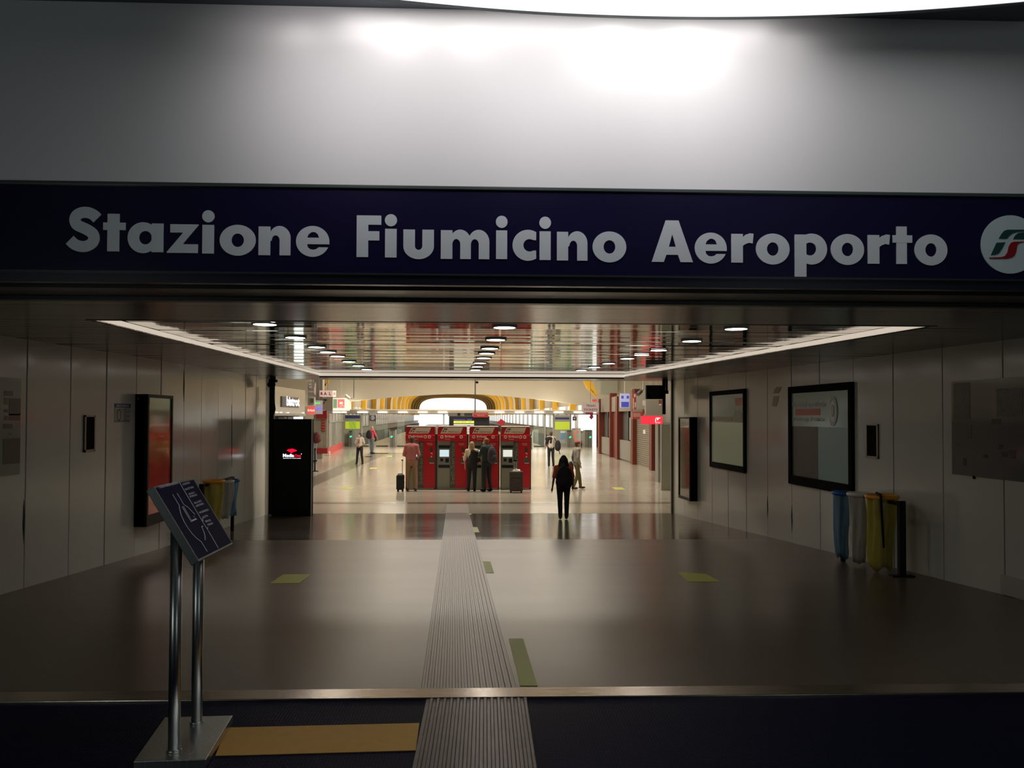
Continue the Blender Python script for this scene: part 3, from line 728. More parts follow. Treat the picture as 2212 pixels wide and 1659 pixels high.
# --- black screen totem at the end of the left wall
YT = 19.45
p0, p1 = PY(588, 905, YT), PY(672, 1111, YT)
tt = thing('advertising_totem', 'tall black screen totem with a small red and white logo', 'totem', ((p0.x + p1.x) / 2, YT + .1, ramp_z(YT)))
part('body', B().box(p0.x, p1.x, YT, YT + .22, ramp_z(YT + .1) - .012, p0.z), M_matte, tt, bevel=.008)
part('screen', B().box(p0.x + .05, p1.x - .05, YT - .004, YT, ramp_z(YT) + .12, p0.z - .06), mat('screen_black', (.003, .003, .004), .3, spec=.25), tt)
part('side_trim', B().box(p1.x - .012, p1.x + .004, YT - .002, YT + .02, ramp_z(YT), p0.z), M_steel, tt)
YL = YT - .008
LFn = lambda u, v, w_: Vector((PY(u, v, YL).x, YL - w_, PY(u, v, YL).z))
part('logo_mark', B().prism([[(619, 973.3), (622.3, 970.6), (625.5, 969.7), (627, 970.2), (630.5, 968.8), (633.5, 969.7), (639, 971.5), (642, 973.5), (638.5, 975.4), (634, 976.4), (629.4, 979), (625, 976.2)]], LFn, 0, .003), E_redl, tt)
pxtext('logo_lettering', 'Media', 611, 980.2, 635.2, 987.5, YL, E_ledw, tt, .04)
pxtext('logo_lettering', 'One', 636, 981, 650, 987.5, YL, E_redl, tt, .04)
pxtext('logo_lettering', "'", 650.3, 979.5, 651.6, 982, YL, E_ledw, tt, .02)
pxtext('logo_lettering', 'advertising for moving people', 611.5, 989, 650, 991, YL, E_ledw, tt, .03)

# --- bag stands
def bag_stand(side, label, bags, post_px, strap=None):
    """three ring holders with hanging see-through bags along the wall; bags: (colour, cx, cy of ring in photo, rx px, bottom px)"""
    fn = WL if side < 0 else WR
    ctr = fn(bags[1][1], 1100 if side < 0 else 1150)
    base = Vector((ctr.x - side * .32, ctr.y, ramp_z(ctr.y)))
    t = thing('waste_bag_stand', label, 'waste bag stand', base)
    rings = []
    for (c, cx, cy, rx, bot) in bags:
        # keep the ring .32 m off the wall
        x0 = -4.78 if side < 0 else None
        p = None
        for k in range(40):
            Yk = ctr.y - 2.2 + k * .11; q = PY(cx, cy, Yk)
            off = (q.x - wallL(Yk)) if side < 0 else (wallR(Yk) - q.x)
            if p is None or abs(off - .34) < p[0]: p = (abs(off - .34), q)
        q = p[1]; rad = rx / FPX * q.y * 1.0
        rings.append((c, q, rad, bot))
    cols = {'yellow': ((.95, .38, .02), (.55, .45, .05)), 'white': ((.85, .80, .72), (.55, .52, .48)), 'blue': ((.02, .14, .50), (.14, .32, .48))}
    hgt = sum(r[1].z - ramp_z(r[1].y) for r in rings) / 3
    for c, q, rad, bot in rings:
        zr = q.z
        pth = [(q.x + rad * math.cos(2 * math.pi * k / 24), q.y + rad * math.sin(2 * math.pi * k / 24), zr) for k in range(25)]
        rg = part('ring_lid', B().tube(pth, .030, 8, cap=False, ry=.028), mat('ring_' + c, cols[c][0], .4), t, label=f'{c} ring')
        # bag: crumpled tube hanging from the ring
        b = B(); nr, ns = 14, 40; vs = []; zb_ = ramp_z(q.y) + bot; drp = .06
        rnd = random.Random({'yellow': 3, 'white': 8, 'blue': 11}[c] + (5 if side > 0 else 0)); ph = [rnd.uniform(0, 6.28) for _ in range(4)]
        for j in range(nr + 1):
            f = j / nr; z_ = zr - (zr - zb_) * f
            base_r = rad * (.90 - .12 * f + .10 * math.sin(3.1 * f + ph[0])) * (1 if f < .97 else .80)
            for k in range(ns):
                a_ = 2 * math.pi * k / ns
                rr = base_r * (1 + f * .5 * .30 * math.sin(2 * a_ + ph[1] + 1.5 * f) + .12 * math.sin(5 * a_ + ph[2] - 2 * f) + .07 * math.sin(9 * a_ + ph[3] + 2.5 * f))
                vs.append((q.x + rr * math.cos(a_) + .03 * math.sin(4 * f + ph[0]) * f, q.y + rr * math.sin(a_), z_ + (.035 * math.sin(3 * a_ + ph[1]) + .02) * f))
        fs = [(j * ns + k, j * ns + (k + 1) % ns, (j + 1) * ns + (k + 1) % ns, (j + 1) * ns + k) for j in range(nr) for k in range(ns)] + [tuple(nr * ns + k for k in range(ns))]
        b.add(vs, fs, True)
        part('bag', b, mat('bag_' + c, cols[c][1], .28, 0, .25, 7, .5, 12, alpha=.76), t, label=f'{c} see-through plastic bag')
    # black frame along the wall carrying the rings
    pa_, pb_ = rings[0][1], rings[-1][1]
    far, near = (pa_, pb_) if pa_.y > pb_.y else (pb_, pa_)
    zf = near.z - .03
    pw = fn(*post_px)
    xo = (wallL(near.y) + .1) if side < 0 else (wallR(near.y) - .1)
    pp_ = PY(post_px[0], post_px[1], near.y - .42); px_ = pp_.x; pyy = near.y - .42
    part('post', B().box(px_ - .04, px_ + .04, pyy - .03, pyy + .03, ramp_z(pyy) - .005, zf + .02), M_black, t)
    part('cross_bar', B().hexa([(px_ - .03, pyy, zf - .04), (px_ + .03, pyy, zf - .04), (far.x + .03, far.y, zf - .02), (far.x - .03, far.y, zf - .02),
                                (px_ - .03, pyy, zf + .0), (px_ + .03, pyy, zf + .0), (far.x + .03, far.y, zf + .02), (far.x - .03, far.y, zf + .02)]), M_black, t)
    part('post', B().box(far.x - .03, far.x + .03, far.y - .02, far.y + .02, ramp_z(far.y) - .005, zf), M_black, t)
    part('foot', B().box(px_ - .14, px_ + .14, pyy - .05, pyy + .05, ramp_z(pyy) - .006, ramp_z(pyy) + .02), M_black, t)
    return t, rings
bsl, rl = bag_stand(-1, 'waste bag stand with yellow, white and blue bags by the left wall',
          [('yellow', 462, 1040, 20, .03), ('white', 490, 1040, 13, .28), ('blue', 503, 1038, 12, .30)], (436, 1050))
bsr, rr_ = bag_stand(1, 'waste bag stand with blue, white and yellow bags by the right wall',
          [('blue', 1820, 1065, 19, .05), ('white', 1857, 1068, 23, .05), ('yellow', 1905, 1073, 31, .03)], (1947, 1090))
q = rr_[2][1]; rad = rr_[2][2]
part('strap', B().tube([(q.x - rad * .5, q.y - rad * .2, q.z + .05), (q.x - rad * .62, q.y - rad * 1.05, q.z + .035), (q.x - rad * .62, q.y - rad * 1.12, q.z - .1), (q.x - rad * .5, q.y - rad * 1.1, q.z - .45), (q.x - rad * .45, q.y - rad * 1.1, q.z - .62)], [.02, .03, .028, .024, .006], 8, ry=.012), M_matte, bsr, label='black plastic strap hanging from the yellow ring')

# --- wall mounted boxes, windows, slots and prints
def wframe(side):
    if side < 0: return (WL, wallL, 1)
    return (WR, wallR, -1)
def wallrect(side, x0, y0a, y0b, x1, y1a, y1b):
    """photo rectangle on a wall: far/near columns with their top and bottom rows -> (Ya, Yb, top z, bottom z)"""
    fn = WL if side < 0 else WR
    a, b_, c, d = fn(x0, y0a), fn(x0, y0b), fn(x1, y1a), fn(x1, y1b)
    return a.y, c.y, (a.z + c.z) / 2, (b_.z + d.z) / 2
def onwall(b, side, ya, yb, z0, z1, o0, o1):
    """box on a corridor wall between depths ya, yb, heights z0, z1 and offsets o0..o1 from the wall face"""
    f = wallL if side < 0 else wallR; s_ = 1 if side < 0 else -1
    return b.hexa([(f(ya) + s_ * o0, ya, z0), (f(ya) + s_ * o1, ya, z0), (f(yb) + s_ * o1, yb, z0), (f(yb) + s_ * o0, yb, z0),
                   (f(ya) + s_ * o0, ya, z1), (f(ya) + s_ * o1, ya, z1), (f(yb) + s_ * o1, yb, z1), (f(yb) + s_ * o0, yb, z1)])
def wthing(name, side, ya, yb, z0, label, cat, group=None, **k):
    f = wallL if side < 0 else wallR; ym = (ya + yb) / 2
    return thing(name, label, cat, (f(ym), ym, z0), group)
def frame_parts(t, side, ya, yb, z0, z1, depth, fw, mfr, mface, o=0.0, face_name='pane', fwb=None):
    fwb = fwb or fw
    part('back_panel', onwall(B(), side, ya, yb, z0, z1, .006, depth * .8), mfr, t)
    for (a, c, e, g) in ((ya, yb, z1 - fw, z1), (ya, yb, z0, z0 + fwb)):
        part('frame_rail', onwall(B(), side, a, c, e, g, .006, depth), mfr, t)
    lo, hi = min(ya, yb), max(ya, yb)
    for (a, c) in ((lo, lo + fw), (hi - fw, hi)):
        part('frame_rail', onwall(B(), side, a, c, z0 + fwb, z1 - fw, .006, depth), mfr, t)
    return part(face_name, onwall(B(), side, lo + fw, hi - fw, z0 + fwb, z1 - fw, depth * .8, depth * .9), mface, t)
# left lightbox
def poster_mat():
    m = mat('poster_red', (.3, .02, .01), .25); nt = m.node_tree; b = nt.nodes['Principled BSDF']; tc = nt.nodes['Texture Coordinate']
    sp = nt.nodes.new('ShaderNodeSeparateXYZ'); nt.links.new(tc.outputs['Object'], sp.inputs[0])
    n = nt.nodes.new('ShaderNodeTexNoise'); n.inputs['Scale'].default_value = 2.2; nt.links.new(tc.outputs['Object'], n.inputs['Vector'])
    ad = nt.nodes.new('ShaderNodeMath'); ad.operation = 'MULTIPLY_ADD'; ad.inputs[1].default_value = .5
    nt.links.new(n.outputs['Fac'], ad.inputs[0]); nt.links.new(sp.outputs['Z'], ad.inputs[2])
    mr = nt.nodes.new('ShaderNodeMapRange'); mr.inputs[1].default_value = .2; mr.inputs[2].default_value = 2.2; nt.links.new(ad.outputs[0], mr.inputs[0])
    cr = nt.nodes.new('ShaderNodeValToRGB'); e = cr.color_ramp.elements
    e[0].position = 0; e[0].color = (.30, .05, .03, 1); e[1].position = 1; e[1].color = (.05, .16, .08, 1)
    for p_, c in ((.12, (.42, .06, .04, 1)), (.35, (.34, .012, .01, 1)), (.62, (.40, .10, .02, 1)), (.78, (.28, .02, .02, 1)), (.88, (.04, .14, .05, 1))):
        x = e.new(p_); x.color = c
    nt.links.new(mr.outputs[0], cr.inputs[0]); nt.links.new(cr.outputs[0], b.inputs['Base Color'])
    b.inputs['Roughness'].default_value = .06; b.inputs['Coat Weight'].default_value = 1
    b.inputs['Emission Strength'].default_value = .10; nt.links.new(cr.outputs[0], b.inputs['Emission Color'])
    return m
M_post = poster_mat()
n0 = WL(290, 1000).y; f0 = 0
zb0 = WL(290, 1138).z; zt0 = WL(290, 851).z
# far end of the front face: offset .19 m
d_ = ray(373, 1000)
k_ = min(range(1200, 1700), key=lambda i: abs((C0 + d_ * (i / 100 / d_.y)).x - (wallL(i / 100) + .19)))
yfar = k_ / 100
t = wthing('poster_display', -1, n0, yfar, zb0, 'deep black poster case with a red and orange advert on the left wall', 'poster case')
frame_parts(t, -1, n0, yfar, zb0, zt0, .19, .05, M_black, M_post, face_name='poster', fwb=.16)
pz = PY(299, 861, n0 - .003)
part('hole_badge', B().box(wallL(n0) + .03, wallL(n0) + .06, n0 - .004, n0, pz.z - .02, pz.z + .02), mat('badge', (.10, .10, .14), .4), t)
# right lightbox
n1 = WR(1507, 1000).y
zb1, zt1 = WR(1507, 1083).z, WR(1507, 901).z
d_ = ray(1465, 1000)
k_ = min(range(1700, 2015), key=lambda i: abs((C0 + d_ * (i / 100 / d_.y)).x - (wallR(i / 100) - .19)))
t = wthing('poster_display', 1, n1, k_ / 100, zb1, 'deep black poster case with a glossy glass front on the far right wall', 'poster case')
frame_parts(t, 1, n1, k_ / 100, zb1, zt1, .19, .04, M_black, mat('poster_olive', (.16, .12, .06), .05, 0, .5, 2, coat=1), face_name='poster', fwb=.07)
# windows
def window(nm, x0, a0_, b0_, x1, a1_, b1_, fw, label, frost, clear, near_mat):
    ya, yb, z1, z0 = wallrect(1, x0, a0_, b0_, x1, a1_, b1_)
    b = onwall(B(), 1, ya, yb, z0, z1, .002, .02)
    M_wf = mat('window_black', (.008, .007, .007), .8, spec=.05); o = struct(nm, b, M_wf, label)
    lo, hi = min(ya, yb), max(ya, yb)
    for (p_, q_, r_, s_) in ((lo, hi, z1 - fw * 1.15, z1), (lo, hi, z0, z0 + fw * 1.5), (lo, lo + fw, z0, z1), (hi - fw, hi, z0, z1)):
        part('window_frame', onwall(B(), 1, p_, q_, r_, s_, .018, .05), M_wf, o)
    zi0, zi1 = z0 + fw * 1.5, z1 - fw * 1.15; zm = zi0 + (zi1 - zi0) * .60
    part('frosted_pane', onwall(B(), 1, lo + fw, hi - fw, zi0, zm, .020, .026), frost, o)
    if nm == 'window_2': part('unlit_half', onwall(B(), 1, (lo + hi) / 2 + .02, hi - fw, zi0, zm, .026, .028), mat('pane_unlit', (.045, .042, .038), .4), o)  # dark sheet paints the unlit far half of the pane
    part('clear_pane', onwall(B(), 1, lo + fw, hi - fw, zm, zi1, .020, .026), clear, o)
    return lo, hi, zi0, zm, zi1, o, fw
def emit_glass(n_, c, e, *a, **k):  # glass with the lit room behind it put in as emission
    m = mat(n_, c, *a, **k); b_ = m.node_tree.nodes['Principled BSDF']; b_.inputs['Emission Color'].default_value = (*e, 1); b_.inputs['Emission Strength'].default_value = 1.0
    return m
mfr = emit_glass('frosted_glass', (.22, .23, .16), (.045, .05, .03), .28, 0, .04, 1, spec=.5); mfr2 = emit_glass('frosted_glass_cool', (.06, .085, .075), (.014, .022, .019), .3, 0, .1, .8, spec=.5)
mcl = emit_glass('clear_glass_dark', (.06, .075, .06), (.010, .016, .012), .14, 0, .3, 2)
w1 = window('window_1', 1537, 845, 1007, 1613, 841, 1023, .08, 'smaller black framed window with a frosted lower pane on the right wall', mfr, mcl, None)
w2 = window('window_2', 1708, 834, 1046, 1846, 827, 1068, .10, 'larger black framed police window with frosted lower pane on the right wall', mfr2, mcl, None)
def walltext(txt, side, y_left, y_right, z0, z1, off, m, parent, name='lettering'):
    f = wallL if side < 0 else wallR; s_ = 1 if side < 0 else -1
    a = Vector((f(y_left) + s_ * off, y_left, z0)); b_ = Vector((f(y_right) + s_ * off, y_right, z0))
    text_fit(name, txt, a, b_ - a, (0, 0, z1 - z0), m, parent, .03)
lo, hi, zi0, zm, zi1, wo, fw = w2
M_film = mat('film_letter', (.60, .60, .58), .4); M_filmr = mat('film_red', (.70, .12, .08), .4)
H_ = zi1 - zm; L_ = hi - lo - 2 * fw
yl = hi - fw - .02
walltext('Polizia Ferroviaria', 1, yl, yl - L_ * .62, zm + H_ * .56, zm + H_ * .74, .030, M_film, wo)
walltext('Railway Police', 1, yl - .02, yl - L_ * .60, zm + H_ * .12, zm + H_ * .28, .030, M_film, wo)
part('notice', onwall(B(), 1, yl - .12, yl - L_ * .52, zm + H_ * .33, zm + H_ * .52, .027, .030), M_filmr, wo, label='red notice band on the glass')
yc = lo + fw + L_ * .26
f_ = lambda u, v, w_: Vector((wallR(yc) - .028 - w_, yc - u, zm + H_ * .45 + v))
part('crest', B().prism([circle(0, 0, .15, H_ * .42), circle(0, 0, .10, H_ * .30)], f_, 0, .003), M_film, wo, label='pale oval crest on the glass')
part('crest_core', B().prism([circle(0, 0, .045, H_ * .16)], f_, 0, .003), M_film, wo)
lo1, hi1, zi01, zm1, zi11, wo1, fw1 = w1
Q = zi11 - zm1
part('notice', onwall(B(), 1, lo1 + fw1, lo1 + fw1 + .45, zm1 + Q * .58, zm1 + Q * .86, .027, .030), M_filmr, wo1, label='red notice on the glass')
part('notice', onwall(B(), 1, lo1 + fw1 + .1, lo1 + fw1 + .5, zm1 + Q * .04, zm1 + Q * .40, .027, .029), mat('film_pale', (.30, .33, .24), .4), wo1, label='pale notice on the glass')
part('notice', onwall(B(), 1, lo1 + fw1 + .6, hi1 - fw1 - .02, zm1 + Q * .05, zm1 + Q * .2, .027, .029), mat('film_olive', (.18, .16, .03), .4), wo1, label='olive notice on the glass')
# narrow steel framed slots
for side, x0, x1, y0, y1, lb in ((-1, 180, 203, 897, 976, 'narrow black slot with a steel frame on the left wall near the poster case'), (1, 1873, 1899, 916, 990, 'narrow black slot with a steel frame on the right wall beside the police window')):
    fn = WL if side < 0 else WR
    a, c = fn(x0, (y0 + y1) / 2), fn(x1, (y0 + y1) / 2); z1 = fn((x0 + x1) / 2, y0).z; z0 = fn((x0 + x1) / 2, y1).z
    t = wthing('wall_slot', side, a.y, c.y, z0, lb, 'wall slot')
    part('pane', onwall(B(), side, a.y, c.y, z0, z1, .004, .010), mat('window_black', (.008, .007, .007), .8, spec=.05), t)
    lo, hi = min(a.y, c.y), max(a.y, c.y)
    for (p_, q_, r_, s_) in ((lo, hi, z1 - .02, z1), (lo, hi, z0, z0 + .03), (lo, lo + .03, z0, z1), (hi - .03, hi, z0, z1)):
        part('frame_rail', onwall(B(), side, p_, q_, r_, s_, .010, .022), mat('slot_frame', (.22, .20, .17), .3, .8), t)
# notice by the poster case
a, c = WL(246, 900), WL(281, 900); z1, z0 = WL(263, 872).z, WL(263, 913).z
t = wthing('notice', -1, a.y, c.y, z0, 'small blue-headed notice stuck on the left wall beside the poster case', 'notice')
part('sheet', onwall(B(), -1, a.y, c.y, z0, z1, .003, .006), mat('notice_sheet', (.42, .40, .38), .3), t)
part('header', onwall(B(), -1, a.y, c.y, z1 - .055, z1, .006, .008), M_blue, t)
walltext('ACCESSO', -1, a.y + .05, c.y - .05, z1 - .045, z1 - .015, .009, M_letter, t)
for k in range(6):
    zz = z1 - .09 - k * .03
    part('print_line', onwall(B(), -1, a.y + (c.y - a.y) * .55, c.y - (.04 if k % 2 else .12), zz, zz + .010, .006, .0075), E_notice, t)
part('print_line', onwall(B(), -1, a.y + .02, c.y - .06, z0 + .015, z0 + .024, .006, .0075), E_notice, t)
f_ = lambda u, v, w_: Vector((wallL(a.y) + .0065 + w_, a.y + .14 + u, z1 - .16 + v))
part('print_drawing', B().prism([circle(0, 0, .06, .085), circle(0, 0, .045, .07)], f_, 0, .001), E_notice, t)
# framed picture panels at both picture edges
def prints(side, x0, x1, yt_, yb_, lb, items, cat='poster'):
    fn = WL if side < 0 else WR
    a, c = fn(x0, 930), fn(x1, 930); z1 = (fn(x0, yt_).z + fn(x1, yt_).z) / 2 if side < 0 else fn(x0, yt_).z; z0 = fn(x0 if side > 0 else x1, yb_).z
    t = wthing('glass_poster', side, a.y, c.y, z0, lb, cat)
    part('sheet', onwall(B(), side, a.y, c.y, z0, z1, .004, .012), mat('poster_sheet' + ('_left' if side < 0 else '_right'), (.33, .35, .32) if side < 0 else (.20, .19, .17), .10, 0, .12, 3, spec=.6), t)
    for (u0, v0, u1, v1, col) in items:
        p, q = fn(u0, v0), fn(u1, v1)
        part('picture', onwall(B(), side, p.y, q.y, q.z, p.z, .012, .0145), mat('print_%d_%d_%d' % tuple(int(k * 255) for k in col), col, .3, 0, .5, 14), t)
    return t
prints(-1, -40, 42, 815, 1024, 'pale glass poster with dark photographs on the left wall at the picture edge',
       [(6, 844, 25, 856, (.07, .065, .04)), (6, 859, 14, 874, (.10, .09, .06)), (17, 860, 41, 897, (.03, .03, .022)), (6, 884, 14, 891, (.03, .03, .03)), (6, 898, 14, 908, (.08, .03, .03)), (17, 894, 41, 908, (.10, .01, .012)),
        (5, 916, 24, 926, (.015, .017, .015)), (17, 935, 22, 939, (.12, .01, .015)), (4, 948, 40, 1000, (.010, .016, .013))])
tpr = prints(1, 2058, 2260, 824, 1024, 'wide grey glass map poster on the right wall at the picture edge',
       [(2062, 828, 2098, 906, (.07, .06, .05)), (2091, 917, 2101, 931, (.05, .055, .05)), (2091, 933, 2101, 947, (.05, .055, .05)), (2068, 959, 2077, 962, (.04, .04, .04)), (2144, 905, 2164, 917, (.02, .02, .02)),
        (2160, 960, 2169, 971, (.03, .03, .03)), (2166, 976, 2179, 988, (.015, .015, .015)), (2184, 972, 2197, 991, (.10, .02, .03)), (2126, 981, 2136, 990, (.015, .015, .015)), (2083, 989, 2090, 1005, (.02, .02, .02)), (2155, 840, 2212, 900, (.10, .10, .085))])
p = WR(2106, 1031)
single('wall_stud', onwall(B(), 1, p.y - .015, p.y + .015, p.z - .02, p.z + .02, .0, .02), M_matte, 'small black stud on the right wall under the map poster', 'stud', bevel=.004)
p, q = WR(2165, 1240), WR(2230, 1285)
single('wall_patch', onwall(B(), 1, p.y, 7.3, ramp_z(8) - .0, p.z, .002, .022), mat('patch_pale', (.52, .50, .46), .4), 'pale patch plate at the foot of the right wall by the picture edge', 'plate')
# railway emblem printed on the right wall
pe = WR(1676, 856)
t = wthing('wall_emblem', 1, WR(1664, 856).y, WR(1688, 856).y, WR(1676, 878).z, 'faded grey and red railway emblem on the right wall between the windows', 'emblem')
EM2 = [[(1671, 848), (1674, 840), (1679, 835.5), (1688, 836), (1687, 839), (1684, 847), (1681, 850), (1671, 850)], [(1668, 878), (1671, 856), (1683, 855), (1681, 867), (1677, 878)]]
for P, c, nm in ((EM2[0], (.20, .18, .16), 'emblem_grey'), (EM2[1], (.26, .15, .13), 'emblem_faded_red')):
    pts = [WR(*p_) for p_ in P]; loop = [(p_.y, p_.z) for p_ in pts]
    part('emblem_stroke', B().prism([loop], lambda u, v, w_: Vector((wallR(u) - .003 - w_, u, v)), 0, .003), mat(nm, c, .4), t)
# vertical black tears in the panel joints
for side, x, y0, y1, ww, lb in ((-1, 51, 1080, 1175, 6, 'dark bulged joint gap low on the left wall'), (-1, 397, 800, 868, 4, 'dark bulged joint gap high on the left wall'), (-1, 500.5, 874, 1010, 3, 'long dark joint gap on the left wall before the totem'),
                                (1, 1711, 1090, 1150, 5, 'dark bulged joint gap under the large window'), (1, 1658.5, 1070, 1120, 4, 'dark bulged joint gap left of the large window')):
    fn = WL if side < 0 else WR
    p, q = fn(x, y0), fn(x, y1); m_ = fn(x, (y0 + y1) / 2); hw_ = abs(fn(x + ww, 1000).y - fn(x, 1000).y) * .45
    loop = [(p.y, p.z), (m_.y + hw_ * .6, m_.z + .05), (q.y, q.z), (m_.y - hw_ * .6, m_.z - .05)]
    f = wallL if side < 0 else wallR; s_ = 1 if side < 0 else -1
    part('joint_gap', B().prism([loop], lambda u, v, w_: Vector((f(u) + s_ * (.002 + w_), u, v)), 0, .004), M_gap, wall_l if side < 0 else wall_r, label=lb)

# --- camera and cable at the corridor corners, black hanging monitor
p = PY(588, 831, 19.2)
t = thing('security_camera', 'black dome security camera under the ceiling at the end of the left wall', 'camera', (p.x, 19.2, p.z))
part('dome', B().ell((p.x - .02, 19.2, p.z), (.10, .10, .075)), M_matte, t)
part('arm', B().tube([(p.x + .02, 19.2, p.z + .05), (p.x + .03, 19.2, zs(19.2) + .01)], .055, 12), M_matte, t)
part('hood', B().box(p.x - .06, p.x + .10, 19.1, 19.32, p.z + .06, p.z + .13), M_matte, t, bevel=.01)
cb = B().tube([PY(591, 835, 19.7), PY(590, 860, 19.7), PY(593, 885, 19.65), PY(588, 898, 19.6), PY(584, 906, 19.55)], .03, 8)
part('cable', cb, M_matte, t)
part('door_edge', B().box(wallL(20.2) - .02, wallL(20.2) + .10, 20.18, 20.30, HF, zs(20.2)), M_black, wall_l)
part('door_edge', B().box(wallR(20.2) - .05, wallR(20.2) + .02, 20.20, 20.30, HF, zs(20.2)), mat('edge_grey', (.16, .15, .12), .4), wall_r)
Ym = 19.6; a, c = PY(1397, 832, Ym), PY(1434, 862, Ym)
t = thing('hanging_speaker', 'square black speaker hanging under the ceiling by the right wall', 'speaker', ((a.x + c.x) / 2, Ym, c.z))
part('cabinet', B().box(a.x, c.x, Ym, Ym + .16, c.z, a.z), M_matte, t, bevel=.008)
cx_, cz_ = (a.x + c.x) / 2 - .02, (a.z + c.z) / 2
f_ = lambda u, v, w_: Vector((cx_ + u, Ym - w_, cz_ + v))
part('cone_ring', B().prism([circle(0, 0, .155, .155), circle(0, 0, .135, .135)], f_, 0, .01), mat('cone_grey', (.03, .03, .032), .5), t)
part('cone', B().prism([circle(0, 0, .13, .13)], f_, 0, .004), mat('cone_dark', (.018, .018, .02), .6), t)
part('arm', B().box(c.x - .02, c.x + .13, Ym + .04, Ym + .10, cz_ - .04, cz_ + .04), M_matte, t)
part('hanger', B().box(c.x + .06, c.x + .11, Ym + .04, Ym + .10, cz_, zs(Ym) + .01), M_matte, t)
p = PY(1434, 895, 19.9)
single('wall_guard', B().box(PY(1433, 890, 20.0).x - .02, PY(1433, 890, 20.0).x + .055, 19.98, 20.06, PY(1433, 895, 20).z, zs(20)), M_matte, 'thin black upright guard at the corner behind the hanging speaker', 'guard')
# ================================================================== TICKET MACHINES
YK = 26.9
kp0 = PY(876, 1057, YK); kpitch = PY(944.8, 1057, YK).x - kp0.x; ksc = YK / FPX
def kz(row): return PY(1000, row, YK).z
M_kd = mat('kiosk_body', (.085, .08, .055), .45); M_ktop = mat('kiosk_top', (.62, .56, .46), .4)
M_kred2 = mat('kiosk_red_deep', (.42, .010, .018), .35); M_mod = mat('kiosk_module', (.24, .25, .25), .35)
M_ktxt = mat('kiosk_text', (.22, .21, .17), .45); M_kw = mat('kiosk_print_white', (.85, .62, .56), .45)
M_kblack = mat('kiosk_black', (.010, .010, .010), .3)
def kiosk(i, label, third, scr):
    X0 = kp0.x + i * kpitch
    t = thing('ticket_machine', label, 'ticket machine', (X0 + .5, YK + .35, HF), 'red ticket machines in a row')
    x = lambda r: X0 + r * ksc
    bx = lambda a, r0, c, r1, y0, y1: B().box(x(a), x(c), YK + y0, YK + y1, kz(r1), kz(r0))
    part('body', B().box(x(-.5), x(65.5), YK + .06, YK + .72, HF, kz(938)).box(x(.5), x(62), YK + .10, YK + .70, kz(938), kz(923)), M_kd, t)
    part('top_cap', bx(1, 920.6, 62.5, 922.4, -.06, .66), M_ktop, t, bevel=.008)
    part('header', B().prism([[(0, 939.5), (0, 926), (3.5, 922.4), (62.5, 922.4), (62.5, 939.5)]], lambda u, v, w_: Vector((x(u), YK - .05 + w_, kz(v))), 0, .3), M_kred2, t)
    fp_ = lambda u, v, w_: Vector((x(u), YK - .052 - w_, kz(v)))
    pl_ = part('header_plate', B().prism([[(6, 936.8), (12, 924.5), (14, 923.4), (54.5, 923.4), (49.8, 935), (47, 936.8)]], fp_, 0, .008), M_plate, t)
    T = lambda txt, a, r0, c, r1, yy, m, b_=.02, par=None: text_fit('lettering', txt, (x(a), YK + yy, kz(r1)), (x(c) - x(a), 0, 0), (0, 0, kz(r0) - kz(r1)), m, par or t, b_)
    T('TRENITALIA', 21.5, 931.6, 47.5, 934.6, -.062, M_greyd, .01, pl_)
    fq = lambda u, v, w_: Vector((x(u), YK - .061 - w_, kz(v)))
    part('logo_stroke', B().prism([[(12.7, 925.8), (22.2, 925.8), (19.6, 928.4), (14.5, 928)]], fq, 0, .002), M_kblack, pl_)
    part('logo_stroke', B().prism([[(10, 933.5), (12, 929.4), (14.4, 929.4), (12.1, 933.5)]], fq, 0, .002), M_kblack, pl_)
    part('logo_stroke', B().prism([[(15, 933.8), (16.6, 930.4), (18.7, 929.8), (17.2, 933.8)]], fq, 0, .002), M_kred2, pl_)
    band = part('header_band', bx(0, 939.5, 63, 952.6, -.13, .2), M_red, t, bevel=.015)
    fr = lambda u, v, w_: Vector((x(u), YK - .132 - w_, kz(v)))
    for cx in ([9.5, 42, 51] if third else [9.5, 51]):
        part('pictogram', B().prism([[(cx + 3.6 * math.cos(2 * math.pi * k / 20), 943.7 + 3.6 * math.sin(2 * math.pi * k / 20)) for k in range(20)],
                                     [(cx + 1.7 * math.cos(2 * math.pi * k / 12), 943.7 + 1.7 * math.sin(2 * math.pi * k / 12)) for k in range(12)]], fr, 0, .002), M_kw, band)
    if not third:
        part('heart_sticker', B().prism([[(42, 947.5), (39, 944.3), (39, 942), (40.6, 941), (42, 942.3), (43.4, 941), (45, 942), (45, 944.3)]], fr, 0, .002), M_kred2, band)
    text_fit('lettering', 'Biglietti', (x(16), YK - .134, kz(946.8)), (x(37) - x(16), 0, 0), (0, 0, kz(940.2) - kz(946.8)), M_kw, band, .035)
    text_fit('lettering', 'Tickets', (x(16), YK - .134, kz(949.4)), (x(27) - x(16), 0, 0), (0, 0, kz(947.2) - kz(949.4)), M_kw, band, .01)
    # left column with screen
    lc = part('left_panel', bx(0, 952.6, 27, 1054, .02, .2), M_grey, t)
    part('hood', bx(2, 962.5, 26, 968, -.02, .05), M_kblack, lc)
    md = part('operating_panel', bx(2, 968, 27, 1004, -.01, .04), M_mod, t)
    part('screen', bx(4.5, 971.5, 24.5, 986.5, -.014, .0), scr, md)
    part('screen_bezel', bx(4.0, 970.4, 25, 971.5, -.016, .0), M_kblack, md)
    part('keypad', bx(6, 990, 12, 996.5, -.018, .0), M_kblack, md); part('card_reader', bx(17, 990, 24.5, 999, -.022, .0), M_kblack, md)
    part('ticket_slot', bx(2, 1004.6, 26, 1010.5, .0, .05), M_kblack, lc)
